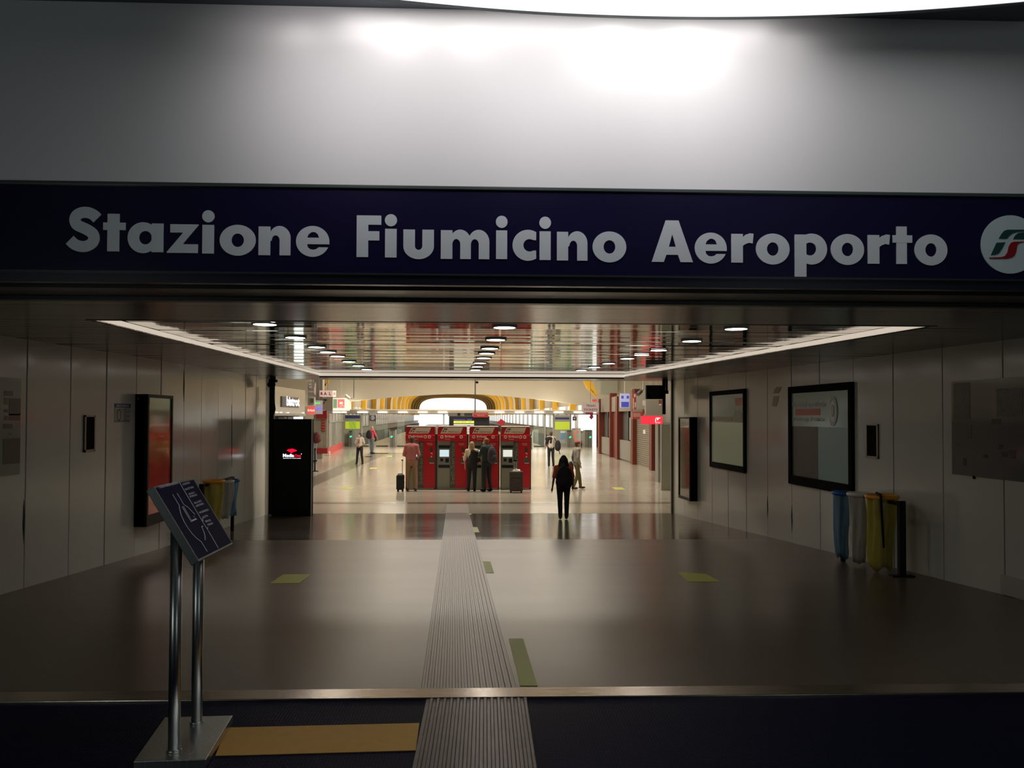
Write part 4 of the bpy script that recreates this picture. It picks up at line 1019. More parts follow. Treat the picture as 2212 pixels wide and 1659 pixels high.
    part('lower_door', bx(.8, 1011.5, 26.5, 1053.5, .008, .05), M_grey, t, bevel=.006)
    sp = part('service_strip', bx(27, 952.6, 38, 1054, -.005, .05), M_greyd, t)
    a = Vector((x(36.8), YK - .008, kz(1047))); text_fit('lettering', 'Self-Service', a, (0, 0, kz(956) - kz(1047)), (-(x(36.8) - x(28.2)), 0, 0), M_ktxt, sp, .02)
    rp = part('right_panel', bx(38, 952.6, 63, 1054, -.01, .05), M_red, t, bevel=.006)
    part('panel_joint', bx(38.6, 1002.7, 62.4, 1003.5, -.012, .0), M_kred2, rp)
    T('ABBONAMENTI', 45, 957, 56.5, 959, -.013, M_kw, .0, rp); T('ONE WAY', 47, 959.8, 57, 962, -.013, M_kw, .0, rp)
    part('coin_oval', B().prism([[(55 + 3.6 * math.cos(2 * math.pi * k / 18), 971 + 5 * math.sin(2 * math.pi * k / 18)) for k in range(18)]], lambda u, v, w_: Vector((x(u), YK - .011 - w_, kz(v))), 0, .012), mat('oval_grey', (.07, .05, .04), .4), rp)
    part('arrow_mark', B().prism([[(53, 978), (57, 978), (57, 982), (55.6, 982), (55.6, 979.6), (53, 979.6)]], lambda u, v, w_: Vector((x(u), YK - .011 - w_, kz(v))), 0, .002), M_kw, rp)
    part('coin_button', B().prism([[(55 + 1.8 * math.cos(2 * math.pi * k / 14), 986.5 + 1.8 * math.sin(2 * math.pi * k / 14)) for k in range(14)]], lambda u, v, w_: Vector((x(u), YK - .011 - w_, kz(v))), 0, .01), M_kw, rp)
    part('return_tray', bx(50.5, 989, 61, 1000, -.03, .0), M_greyd, rp); part('tray_lip', bx(51, 999.5, 60.5, 1001, -.045, -.01), M_plate, rp)
    part('key_lock', bx(43, 993, 45.5, 995.5, -.02, .0), M_greyd, rp)
    part('base_strip', bx(1, 1054.6, 61, 1055.8, -.012, .05), M_plate, t); part('plinth', B().box(x(0), x(64), YK + .03, YK + .7, HF - .01, kz(1055.8)), M_kblack, t)
    return t
kiosk(0, 'red ticket machine behind the man in the plaid shirt, leftmost of the four', True, E_screen)
kiosk(1, 'red ticket machine with a bright screen and nobody in front of it', False, E_screen)
kiosk(2, 'red ticket machine used by the blonde woman and the red-haired man', False, E_screen)
kiosk(3, 'red ticket machine behind the grey suitcase, rightmost of the four', True, emit('screen_pale', (.78, .82, .74), .85))

# ================================================================== PEOPLE
def remesh(b, vox):
    me = b.mesh('r', M_skin); o = bpy.data.objects.new('r', me); COL.objects.link(o)
    md = o.modifiers.new('r', 'REMESH'); md.mode = 'VOXEL'; md.voxel_size = vox; md.use_smooth_shade = True
    sm = o.modifiers.new('s', 'SMOOTH'); sm.factor = .5; sm.iterations = 2
    dg = bpy.context.evaluated_depsgraph_get(); me2 = bpy.data.meshes.new_from_object(o.evaluated_get(dg))
    bpy.data.objects.remove(o); bpy.data.meshes.remove(me)
    return me2
def cut_low(me, z):
    bm = bmesh.new(); bm.from_mesh(me)
    bmesh.ops.bisect_plane(bm, geom=bm.verts[:] + bm.edges[:] + bm.faces[:], plane_co=(0, 0, z), plane_no=(0, 0, 1), clear_inner=False)
    dead = [f for f in bm.faces if f.calc_center_median().z < z and abs(f.calc_center_median().x) < .19]
    bmesh.ops.delete(bm, geom=dead, context='FACES'); bm.to_mesh(me); bm.free()
def cap(b, a, c, ra, rc, fy=1.0, n=12):
    """tapered limb with round ends; fy flattens front to back"""
    a, c = Vector(a), Vector(c)
    b.tube([a, a.lerp(c, .33), a.lerp(c, .66), c], [ra, ra + (rc - ra) * .3, ra + (rc - ra) * .7, rc], n, ry=[ra * fy, (ra + (rc - ra) * .3) * fy, (ra + (rc - ra) * .7) * fy, rc * fy], up=(0, 1, 0))
    b.ell(a, (ra, ra * fy, ra), n, 7); b.ell(c, (rc, rc * fy, rc), n, 7)
def lerp(a, c, t): return Vector(a).lerp(Vector(c), t)
def person(pos, rz, H, label, J=None, top=None, sleeve=.5, legs=None, shoe=None, hair=None, hair_style='short', skin=None, vox=.014, female=False, mask=None, cap_=None, long_top=.0, coat=False, group=None):
    s = H / 1.75
    D = dict(pelvis=(0, 0, .97), waist=(0, 0, 1.10), chest=(0, 0, 1.30), neck=(0, .0, 1.47), head=(0, .015, 1.625),
             shL=(-.175, 0, 1.42), shR=(.175, 0, 1.42), elL=(-.235, -.02, 1.13), elR=(.235, -.02, 1.13), wrL=(-.25, .05, .88), wrR=(.25, .05, .88),
             hipL=(-.09, 0, .93), hipR=(.09, 0, .93), knL=(-.10, .02, .50), knR=(.10, .02, .50), anL=(-.11, -.02, .09), anR=(.11, -.02, .09), turn=0.0)
    if J: D.update(J)
    turn = D.pop('turn')
    P = {k: Vector(v) * s for k, v in D.items()}
    skin = skin or M_skin
    t = thing('person', label, 'person', pos, group, R(rz))
    wS = .92 if female else 1.0; hipw = 1.06 if female else 1.0
    def torso(b, inf=0.0, low=True, hem=0.0):
        c, w_, p = P['chest'], P['waist'], P['pelvis']
        b.ell(c + Vector((0, 0, .03 * s)), ((.155 * wS + inf) * s, (.105 + inf) * s, (.17 + inf) * s), 16, 10)
        cap(b, c, w_, (.148 * wS + inf) * s, (.130 * wS + inf) * s, .72)
        if low: cap(b, w_, p - Vector((0, 0, hem * s)), (.130 * wS + inf) * s, (.150 * hipw + inf) * s, .74)
        for sh in ('shL', 'shR'): cap(b, c + Vector((0, 0, .10 * s)), P[sh], (.085 + inf) * s, (.062 * wS + inf) * s)
        cap(b, P['neck'] - Vector((0, 0, .05 * s)), (P['shL'] + P['neck']) / 2, (.055 + inf) * s, (.06 + inf) * s); cap(b, P['neck'] - Vector((0, 0, .05 * s)), (P['shR'] + P['neck']) / 2, (.055 + inf) * s, (.06 + inf) * s)
    RT = Matrix.Rotation(R(turn), 3, 'Z')
    hd = P['head']; hp = lambda x, y, z: hd + RT @ (Vector((x, y, z)) * s)
    b = B(); torso(b)
    cap(b, P['neck'] - Vector((0, 0, .04 * s)), hd - Vector((0, 0, .06 * s)), .056 * s * wS, .053 * s * wS)
    M3 = RT
    b.ell(hp(0, -.005, .025), (.076 * s, .096 * s, .095 * s), 16, 10, M3); b.ell(hp(0, .022, -.045), (.056 * s, .068 * s, .070 * s), 14, 8, M3)
    b.ell(hp(0, .094, -.012), (.015 * s, .020 * s, .026 * s), 8, 6, M3)
    for k in (-1, 1): b.ell(hp(k * .077, -.005, -.005), (.012 * s, .022 * s, .032 * s), 8, 6, M3)
    for a_, e_, w_, k in (('shL', 'elL', 'wrL', -1), ('shR', 'elR', 'wrR', 1)):
        cap(b, P[a_], P[e_], .046 * s * wS, .036 * s * wS); cap(b, P[e_], P[w_], .037 * s * wS, .026 * s * wS)
        d = (P[w_] - P[e_]).normalized(); side = d.cross(Vector((k, 0, 0))); side = side.normalized() if side.length > .1 else Vector((0, 1, 0))
        palm = P[w_] + d * .05 * s; cap(b, P[w_] + d * .01 * s, palm + d * .02 * s, .026 * s, .034 * s, .6)
        for f_i, (o, L_) in enumerate(((-.028, .062), (-.010, .075), (.010, .070), (.027, .055))):
            k0 = palm + d * .03 * s + side * o * s; k1 = k0 + d * L_ * .55 * s; k2 = k1 + (d * .8 - Vector((k * .35, 0, 0))).normalized() * L_ * .45 * s
            cap(b, k0, k1, .0105 * s, .0095 * s, 1, 6); cap(b, k1, k2, .0095 * s, .008 * s, 1, 6)
        cap(b, palm - d * .01 * s + side * .03 * s, palm + d * .02 * s + side * .062 * s, .012 * s, .010 * s, 1, 6)
    for h_, k_, a_ in (('hipL', 'knL', 'anL'), ('hipR', 'knR', 'anR')):
        cap(b, P[h_], P[k_], .082 * s * hipw, .055 * s); cap(b, P[k_], P[a_], .054 * s, .036 * s)
        cap(b, P[a_] - Vector((0, .02, .03)) * s, P[a_] + Vector((0, .13, -.05)) * s, .038 * s, .032 * s)
    me = remesh(b, vox); me.materials.clear(); me.materials.append(skin)
    body = part('body', me, None, t)
    for k in (-1, 1):
        part('eye', B().ell(hp(k * .030, .084, .022), (.012 * s, .008 * s, .008 * s), 8, 6, M3), mat('eye_dark', (.02, .015, .012), .2), t, local=True)
    if legs:
        b = B(); cap(b, P['waist'] - Vector((0, 0, .06 * s)), P['pelvis'] - Vector((0, 0, .02 * s)), .140 * s * wS, .160 * s * hipw, .76)
        for h_, k_, a_ in (('hipL', 'knL', 'anL'), ('hipR', 'knR', 'anR')):
            cap(b, P[h_], P[k_], .095 * s * hipw, .070 * s); cap(b, P[k_], P[a_] + Vector((0, -.005, .0)) * s, .070 * s, .058 * s)
        me = remesh(b, vox); me.materials.clear(); me.materials.append(legs); part('trousers', me, None, t)
    if top:
        b = B(); torso(b, .018, True, long_top + .10)
        for a_, e_, w_ in (('shL', 'elL', 'wrL'), ('shR', 'elR', 'wrR')):
            q = min(1.0, sleeve * 2); e = lerp(P[a_], P[e_], q)
            cap(b, P[a_], e, .064 * s * wS, (.058 if not coat else .062) * s)
            if sleeve > .5:
                q2 = (sleeve - .5) * 2; cap(b, P[e_], lerp(P[e_], P[w_], q2), .056 * s, .046 * s)
        me = remesh(b, vox); me.materials.clear(); me.materials.append(top); cut_low(me, P['pelvis'].z - (.04 + long_top) * s); part('shirt' if not coat else 'jacket', me, None, t)
        part('collar', B().tube([P['neck'] + Vector((.062 * math.cos(a_), .055 * math.sin(a_), -.005 + .012 * math.sin(a_))) * s for a_ in [2 * math.pi * k / 12 for k in range(13)]], .014 * s, 6, cap=False), top, t, local=True)
    for a_ in ('anL', 'anR'):
        b = B(); A = P[a_]; b.ell(A + Vector((0, .055, -.045)) * s, (.047 * s, .145 * s, .042 * s), 12, 8); b.ell(A + Vector((0, -.02, -.025)) * s, (.045 * s, .06 * s, .055 * s), 12, 8)
        me = remesh(b, .011); me.materials.clear(); me.materials.append(shoe or M_matte); part('shoe', me, None, t)
        if shoe is None or True:
            pass
    if hair:
        b = B()
        b.ell(hp(0, -.018, .040), (.084 * s, .098 * s, .092 * s), 16, 10, M3)
        if hair_style == 'long':
            b.ell(hp(0, -.045, -.03), (.090 * s, .075 * s, .12 * s), 14, 9, M3); cap(b, hp(0, -.06, -.05), hp(0, -.085, -.26), .085 * s, .060 * s, .5)
            for k in (-1, 1): cap(b, hp(k * .06, -.03, .0), hp(k * .085, -.03, -.20), .035 * s, .030 * s)
        elif hair_style == 'verylong':
            b.ell(hp(0, -.04, -.02), (.108 * s, .095 * s, .14 * s), 14, 9, M3); cap(b, hp(0, -.06, -.05), hp(0, -.10, -.24), .115 * s, .13 * s, .5)
            for k in (-1, 1): cap(b, hp(k * .075, -.03, .0), hp(k * .12, -.05, -.24), .045 * s, .05 * s)
        elif hair_style == 'bun':
            b.ell(hp(0, -.10, -.02), (.05 * s, .05 * s, .06 * s), 12, 8, M3); b.ell(hp(0, -.05, -.01), (.082 * s, .06 * s, .08 * s), 12, 8, M3)
        elif hair_style == 'short':
            b.ell(hp(0, -.045, -.005), (.080 * s, .062 * s, .085 * s), 12, 8, M3)
        me = remesh(b, .012); me.materials.clear(); me.materials.append(hair); part('hair', me, None, t)
    if mask:
        b = B(); b.ell(hp(0, .060, -.045), (.058 * s, .050 * s, .052 * s), 14, 9, M3); part('face_mask', b, mask, t, local=True)
        for k in (-1, 1): part('mask_loop', B().tube([hp(k * .052, .07, -.03), hp(k * .080, .0, -.01), hp(k * .078, -.02, -.02)], .003 * s, 5), mask, t, local=True)
    if cap_:
        b = B(); b.ell(hp(0, -.005, .065), (.088 * s, .102 * s, .075 * s), 16, 9, M3)
        b.ell(hp(0, .115, .045), (.065 * s, .055 * s, .010 * s), 12, 6, M3); me = remesh(b, .011); me.materials.clear(); me.materials.append(cap_); part('cap', me, None, t)
    return t, P, s
def bag(name, label, t, c, r, m, group=None, straps=None, sm=None, extra=None):
    """soft bag placed in a person's local space but a top-level thing of its own"""
    M = MW[t]; cw = M @ Vector(c); rz = M.to_euler().z
    g = thing(name, label, 'bag', cw, group, rz)
    b = B(); b.ell((0, 0, 0), r, 16, 10); b.ell((0, 0, -r[2] * .3), (r[0] * 1.02, r[1] * 1.05, r[2] * .72), 16, 10)
    me = remesh(b, .014); me.materials.clear(); me.materials.append(m); part('pack_body', me, None, g)
    part('front_pocket', B().ell((0, -r[1] * .75, -r[2] * .35), (r[0] * .75, r[1] * .5, r[2] * .45), 14, 8), sm or m, g, local=True)
    for st_ in (straps or []):
        part('strap', B().tube([Vector(p) - Vector(c) for p in st_], .020, 6, ry=.008), sm or m, g, local=True)
    return g
def on_hall(px, row): p = PZ(px, row, HF); return (p.x, p.y, HF)
def hgt(px, row_top, p): return PY(px, row_top, p[1]).z - p[2]
cloth = lambda n_, c, **k: mat(n_, c, .8, 0, .10, 12, .15, 60, **k)
C_black = cloth('cloth_black', (.012, .011, .014)); C_white = cloth('cloth_white', (.62, .55, .46)); C_cream = cloth('cloth_cream', (.66, .56, .40))
C_jean = cloth('denim', (.15, .20, .24)); C_khaki = cloth('khaki', (.30, .17, .09)); C_olive = cloth('olive_cotton', (.16, .13, .05)); C_grey = cloth('grey_jacket', (.32, .29, .25))
C_pink = cloth('pink_cotton', (.70, .10, .14)); C_teal = cloth('dark_teal_cotton', (.025, .040, .040)); C_orange = cloth('orange_red_cotton', (.80, .13, .04)); C_maroon = cloth('maroon_nylon', (.10, .012, .018))
H_black = mat('hair_black', (.008, .006, .006), .45); H_blond = mat('hair_blond', (.40, .26, .12), .5); H_red = mat('hair_ginger', (.26, .07, .03), .55); H_brown = mat('hair_brown', (.09, .045, .025), .6)
# plaid shirt
pm = mat('plaid_cotton', (.40, .12, .11), .8); nt = pm.node_tree; bb = nt.nodes['Principled BSDF']; tc = nt.nodes['Texture Coordinate']
mix_prev = None; cl = None
mx = nt.nodes.new('ShaderNodeMix'); mx.data_type = 'RGBA'; mx.inputs[6].default_value = (.58, .20, .19, 1); mx.inputs[7].default_value = (.32, .07, .08, 1)
wv = nt.nodes.new('ShaderNodeTexWave'); wv.inputs['Scale'].default_value = 7; wv.bands_direction = 'X'; wv2 = nt.nodes.new('ShaderNodeTexWave'); wv2.inputs['Scale'].default_value = 7; wv2.bands_direction = 'Z'
for n_ in (wv, wv2): nt.links.new(tc.outputs['Object'], n_.inputs['Vector'])
mu = nt.nodes.new('ShaderNodeMath'); mu.operation = 'MULTIPLY'; nt.links.new(wv.outputs['Fac'], mu.inputs[0]); nt.links.new(wv2.outputs['Fac'], mu.inputs[1])
nt.links.new(mu.outputs[0], mx.inputs[0]); nt.links.new(mx.outputs[2], bb.inputs['Base Color'])

# 1 woman walking up in the foreground of the hall
p = PR(1217, 1122); pos = (p.x, p.y, p.z); H = hgt(1217, 983, pos)
t, P, s = person(pos, 0, H, 'person with long black hair, orange top and black backpack walking away on the ramp',
       dict(shL=(-.20, 0, 1.40), shR=(.20, 0, 1.40), elL=(-.265, -.03, 1.12), elR=(.265, .02, 1.12), wrL=(-.30, .02, .86), wrR=(.27, .12, .90), knL=(-.09, .03, .50), knR=(.09, .0, .50), anL=(-.085, -.03, .09), anR=(.085, .0, .09), hipL=(-.10, 0, .93), hipR=(.10, 0, .93)),
       top=C_orange, sleeve=.42, legs=C_black, shoe=mat('shoe_dark', (.02, .018, .018), .5), hair=H_black, hair_style='verylong', skin=M_skind, vox=.011, female=True)
g = bag('backpack', 'large black backpack worn by the long-haired woman on the ramp', t, (0, -.20 * s, 1.14 * s), (.235 * s, .14 * s, .33 * s), C_black,
        straps=[[(k * .10 * s, -.12 * s, 1.40 * s), (k * .13 * s, 0, 1.46 * s), (k * .14 * s, .12 * s, 1.36 * s), (k * .13 * s, .05 * s, 1.10 * s)] for k in (-1, 1)])
# 2 masked woman
pos = on_hall(777, 1003); H = hgt(777, 935, pos)
t, P, s = person(pos, 168, H, 'person in a white short-sleeved shirt, red scarf, black trousers and face mask',
       dict(elL=(-.27, .0, 1.14), elR=(.27, .0, 1.14), wrL=(-.10, .17, 1.02), wrR=(.10, .17, 1.02), knL=(-.13, .03, .50), knR=(.13, .03, .50), anL=(-.17, 0, .09), anR=(.17, 0, .09), turn=-35),
       top=C_white, sleeve=.40, legs=C_black, shoe=M_matte, hair=H_black, hair_style='bun', vox=.016, female=True, mask=mat('mask_white', (.75, .72, .68), .6))
part('scarf', B().tube([P['neck'] + Vector((-.05, .06, 0)) * s, P['neck'] + Vector((0, .10, -.06)) * s, P['chest'] + Vector((0, .135, .02)) * s, P['chest'] + Vector((0, .14, -.15)) * s], [.02, .03, .025, .02], 8, ry=.012), mat('scarf_red', (.42, .02, .04), .6), t, local=True)
# 3 man in pink
pos = on_hall(803, 980); H = hgt(803, 920.5, pos)
t, P, s = person(pos, -35, H, 'person with shaved head, pink T-shirt, jeans and black backpack near the gates',
       dict(elR=(.27, .10, 1.13), wrR=(.22, .27, .98), elL=(-.24, .08, 1.13), wrL=(-.15, .28, .98), anL=(-.10, .06, .09), anR=(.13, -.05, .09)),
       top=C_pink, sleeve=.45, legs=C_jean, shoe=M_matte, vox=.017, mask=mat('mask_white', (.75, .72, .68), .6))
bag('backpack', 'round black backpack worn by the man in the pink T-shirt', t, (-.02, -.24 * s, 1.22 * s), (.20 * s, .16 * s, .28 * s), C_black,
    straps=[[(k * .10 * s, -.10 * s, 1.42 * s), (k * .12 * s, 0, 1.49 * s), (k * .13 * s, .11 * s, 1.36 * s), (k * .12 * s, .04 * s, 1.12 * s)] for k in (-1, 1)])
# 4 man in plaid
pos = on_hall(888.5, 1061); H = hgt(888, 940.5, pos)
t, P, s = person(pos, -4, H, 'person in a red plaid shirt and khaki trousers standing at the leftmost ticket machine',
       dict(head=(.01, .06, 1.60), neck=(0, .02, 1.46), shL=(-.165, 0, 1.405), shR=(.165, 0, 1.405), elL=(-.235, .0, 1.13), elR=(.235, .0, 1.13), wrL=(-.17, .20, 1.06), wrR=(.18, .22, 1.06), anL=(-.12, -.02, .09), anR=(.13, -.02, .09), knL=(-.11, .02, .5), knR=(.12, .02, .5)),
       top=pm, sleeve=.48, legs=C_khaki, shoe=mat('shoe_brown', (.08, .02, .015), .5), hair=H_brown, hair_style='short', vox=.014, long_top=.02)
# 5 blonde woman
pos = on_hall(1019, 1061.5); H = hgt(1019, 954, pos)
t, P, s = person(pos, -8, H, 'person with long blond hair, cream top and black trousers at the third ticket machine',
       dict(elL=(-.26, .0, 1.12), elR=(.26, .05, 1.14), wrL=(-.26, .08, .88), wrR=(.24, .25, 1.02), anL=(-.12, -.02, .09), anR=(.10, -.02, .09)),
       top=C_cream, sleeve=.50, legs=C_black, shoe=M_matte, hair=H_blond, hair_style='long', vox=.014, female=True)
b = B(); cap(b, (0.04 * s, -.035 * s, 1.36 * s), (.02 * s, -.03 * s, .98 * s), .135 * s, .175 * s, .72); cap(b, (.15 * s, -.0, 1.40 * s), (.24 * s, .0, 1.10 * s), .080 * s, .075 * s)
me = remesh(b, .014); me.materials.clear(); me.materials.append(C_black); part('draped_jacket', me, None, t)
# 6 red-haired man
pos = on_hall(1052, 1062); H = hgt(1050, 944.5, pos)
t, P, s = person(pos, 38, H, 'person with ginger hair, dark T-shirt and rucksack leaning to the third ticket machine',
       dict(head=(-.01, .06, 1.60), elL=(-.25, .10, 1.14), wrL=(-.14, .30, 1.08), elR=(.26, .06, 1.14), wrR=(.20, .24, 1.02), anL=(-.13, -.02, .09), anR=(.13, -.02, .09), turn=25),
       top=C_teal, sleeve=.46, legs=C_black, shoe=M_matte, hair=H_red, hair_style='short', vox=.014, mask=mat('mask_blue', (.50, .58, .58), .6))
bag('backpack', 'dark grey rucksack on the back of the ginger-haired man', t, (.02, -.23 * s, 1.18 * s), (.17 * s, .13 * s, .28 * s), cloth('nylon_violet_grey', (.040, .032, .042)),
    straps=[[(k * .10 * s, -.10 * s, 1.42 * s), (k * .12 * s, 0, 1.49 * s), (k * .13 * s, .11 * s, 1.36 * s), (k * .12 * s, .04 * s, 1.12 * s)] for k in (-1, 1)])
# 7 man in white shirt
pos = on_hall(1190, 1008); H = hgt(1190, 932, pos)
t, P, s = person(pos, 3, H, 'person in a white shirt with a dark jacket over the shoulder walking towards the gates',
       dict(elL=(-.28, .0, 1.14), elR=(.30, .02, 1.14), wrL=(-.26, .14, .98), wrR=(.30, .15, 1.00), anL=(-.11, -.06, .09), anR=(.13, .02, .09)),
       top=C_white, sleeve=.46, legs=C_black, shoe=M_matte, hair=H_brown, hair_style='short', vox=.016)
b = B(); cap(b, (-.05 * s, -.05 * s, 1.40 * s), (-.20 * s, -.03 * s, 1.38 * s), .10 * s, .10 * s, .9); cap(b, (-.17 * s, -.06 * s, 1.36 * s), (-.22 * s, -.06 * s, 1.18 * s), .10 * s, .085 * s, .7); cap(b, (0, -.07 * s, 1.38 * s), (-.02 * s, -.09 * s, 1.20 * s), .09 * s, .06 * s, .6)
me = remesh(b, .014); me.materials.clear(); me.materials.append(C_black); part('draped_jacket', me, None, t)
bag('shoulder_bag', 'round black shoulder bag hanging at the right side of the man in white', t, (.33 * s, -.12 * s, 1.05 * s), (.15 * s, .12 * s, .27 * s), C_black,
    straps=[[(.28 * s, -.12 * s, 1.20 * s), (.15 * s, -.08 * s, 1.46 * s), (.10 * s, .05 * s, 1.50 * s)], [(.36 * s, -.12 * s, .85 * s), (.44 * s, -.14 * s, .62 * s)]])
# 8 man with red cap
pos = on_hall(1246, 1056.5); H = hgt(1246, 952, pos)
t, P, s = person(pos, -72, H, 'person with a red cap, grey jacket and olive trousers walking to the right',
       dict(anL=(-.10, .20, .09), anR=(.10, -.18, .09), knL=(-.10, .14, .50), knR=(.10, -.02, .50), elL=(-.23, -.06, 1.14), wrL=(-.24, .02, .90), elR=(.23, -.06, 1.14), wrR=(.24, .02, .90), head=(0, .03, 1.615)),
       top=C_grey, sleeve=.96, legs=C_olive, shoe=mat('shoe_rust', (.10, .03, .02), .5), hair=H_brown, vox=.014, mask=mat('mask_pale', (.55, .45, .40), .6), cap_=mat('cap_red', (.36, .07, .04), .7), coat=True, long_top=.05)
bag('shoulder_bag', 'black bag hanging behind the man with the red cap', t, (-.04 * s, -.22 * s, .82 * s), (.12 * s, .10 * s, .19 * s), C_black, straps=[[(0, -.20 * s, .95 * s), (-.10 * s, -.10 * s, 1.40 * s)]])
# 9 person behind the totem
pos = on_hall(678, 998); H = hgt(678, 921, pos)
t, P, s = person(pos, 62, H, 'person in dark clothes and grey jeans half hidden behind the black totem',
       dict(head=(0, .16, 1.56), neck=(0, .09, 1.44), chest=(0, .05, 1.28), shL=(-.17, .06, 1.40), shR=(.17, .06, 1.40), elL=(-.22, .10, 1.14), wrL=(-.15, .30, 1.05), elR=(.24, .08, 1.12), wrR=(.16, .30, 1.02)),
       top=C_black, sleeve=.48, legs=cloth('grey_denim', (.22, .23, .27)), shoe=M_matte, hair=H_black, vox=.017)
bag('backpack', 'maroon backpack on the person half hidden by the black totem', t, (0, -.19 * s, 1.20 * s), (.19 * s, .15 * s, .28 * s), C_maroon,
    straps=[[(k * .10 * s, -.06 * s, 1.40 * s), (k * .12 * s, .06 * s, 1.47 * s), (k * .13 * s, .16 * s, 1.33 * s)] for k in (-1, 1)])

# ================================================================== LUGGAGE
def trolley(name, label, x0, x1, r0, r1, m, handle_row, hx, extra=None):
    """upright suitcase between photo columns x0..x1 and rows r0..r1 on the hall floor"""
    a, c = PZ(x0, r1, HF), PZ(x1, r1, HF); Y = a.y; z1 = PY(x0, r0, Y).z; wdt = c.x - a.x
    t = thing(name, label, 'suitcase', ((a.x + c.x) / 2, Y + .15, HF))
    o = part('shell', B().box(a.x, c.x, Y, Y + .30, HF + .05, z1), m, t); bv(o, .05, 4)
    part('front_pocket', B().box(a.x + .07, c.x - .07, Y - .025, Y + .02, HF + .14, HF + .05 + (z1 - HF) * .62), m, t, bevel=.03)
    for xx in (a.x + .05, c.x - .05):
        for yy in (Y + .05, Y + .25):
            part('wheel', B().tube([(xx - .018, yy, HF + .035), (xx + .018, yy, HF + .035)], .035, 12), M_matte, t)
    zt3 = PY(hx[0], handle_row, Y).z
    xs_ = [PY(h_, 1000, Y).x for h_ in hx]
    for xx in xs_: part('handle_rod', B().tube([(xx, Y + .24, z1 - .05), (xx, Y + .24, zt3)], .010, 8), M_steel if len(hx) > 1 else M_matte, t)
    part('grip', B().box(min(xs_) - .03, max(xs_) + .03, Y + .215, Y + .265, zt3 - .02, zt3 + .02), M_matte, t, bevel=.006)
    part('top_handle', B().tube([((a.x + c.x) / 2 - .08, Y + .12, z1 - .01), ((a.x + c.x) / 2 - .07, Y + .12, z1 + .03), ((a.x + c.x) / 2 + .07, Y + .12, z1 + .03), ((a.x + c.x) / 2 + .08, Y + .12, z1 - .01)], .012, 6), M_matte, t)
    return t, Y, z1, (a.x, c.x)
trolley('suitcase', 'small black trolley suitcase with raised handle beside the plaid-shirted man', 855.5, 872, 1026, 1062, cloth('nylon_black', (.012, .014, .016)), 995, (867.5,))
t, Y, z1, (xa_, xb_) = trolley('suitcase', 'dark grey soft suitcase standing in front of the rightmost ticket machine', 1100.5, 1130, 1018, 1065, mat('nylon_taupe', (.055, .045, .040), .7, 0, .6, 11, .2, 20), 996, (1111.5, 1115.5))
b = B(); 
for k in range(3): b.hexa([(xa_ + .10 + .06 * k, Y + .06, z1 + .005), (xa_ + .22 + .07 * k, Y + .05, z1 + .005), (xa_ + .24 + .06 * k, Y + .22, z1 + .01), (xa_ + .10 + .06 * k, Y + .22, z1 + .01),
                           (xa_ + .13 + .06 * k, Y + .08, z1 + .05 + .03 * (k % 2)), (xa_ + .20 + .07 * k, Y + .07, z1 + .02), (xa_ + .22 + .06 * k, Y + .20, z1 + .06), (xa_ + .13 + .06 * k, Y + .20, z1 + .04)])
single('crumpled_paper', b, M_white, 'crumpled white paper lying on the dark grey suitcase', 'paper')
# ================================================================== HALL: SIGNS, SHOPS, GATES
ROD = mat('rod_dark', (.06, .055, .05), .5)
def board(name, label, cat, x0, y0, x1, y1, Y, m, t=.12, frame=None, rods=1, group=None, border=.0):
    a, c = PY(x0, y0, Y), PY(x1, y1, Y)
    g = thing(name, label, cat, ((a.x + c.x) / 2, Y + t / 2, c.z), group)
    part('case', B().box(a.x, c.x, Y + .012, Y + t, c.z, a.z), frame or M_boothg, g)
    part('face', B().box(a.x + border, c.x - border, Y, Y + .012, c.z + border, a.z - border), m, g)
    if rods:
        for k in range(rods):
            xx = a.x + (c.x - a.x) * (k + 1) / (rods + 1)
            part('hanger_rod', B().box(xx - .015, xx + .015, Y + t / 2 - .015, Y + t / 2 + .015, a.z, 6.4), frame or M_boothg, g)
    return g
def patch(g, x0, y0, x1, y1, Y, m, name='print_patch', d=.012):
    a, c = PY(x0, y0, Y), PY(x1, y1, Y)
    return part(name, B().box(a.x, c.x, Y - d, Y, c.z, a.z), m, g)

# departures board behind the machines
Yd = 44.0
g = board('departure_board', 'black departures board with a yellow line behind the ticket machines', 'board', 970, 898.8, 1057, 939, Yd, mat('board_black', (.012, .012, .012), .4), .25, mat('board_case', (.03, .03, .03), .5), 0)
patch(g, 980, 909, 1024, 914.6, Yd, E_yrow, 'text_row'); patch(g, 980, 916.3, 1024, 918.8, Yd, E_wrow, 'text_row')
for k in range(5): patch(g, 980, 921.2 + 3.6 * k, 1024, 923.4 + 3.6 * k, Yd, E_wrow, 'text_row')
pxtext('lettering', 'Partenze Departures', 980.5, 905.2, 1005, 907.8, Yd - .01, E_purple, g, .02); pxtext('lettering', '14:30', 1009, 905.2, 1019, 907.8, Yd - .01, E_purple, g, .02)
pxtext('lettering', 'ROMA TERMINI  14:38  1', 984, 910.6, 1021, 913, Yd - .014, mat('board_ink', (.10, .11, .02), .6), g, .0)
rr0 = PY(1026.5, 860, Yd + .1); part('hanger_rod', B().box(rr0.x - .03, rr0.x + .03, Yd + .08, Yd + .14, PY(1026, 899, Yd).z, 6.4), ROD, g)
g = board('gantry_box', 'grey equipment box above the departures board', 'box', 968, 891.5, 1021, 898.9, 44.02, mat('gantry_grey', (.22, .20, .17), .5), .3, None, 0)
patch(g, 988, 892.3, 994.5, 898.4, 44.02, M_kblack, 'dark_panel'); patch(g, 1003, 892.5, 1020, 898.4, 44.02, mat('panel_green_black', (.03, .035, .02), .5), 'dark_panel')
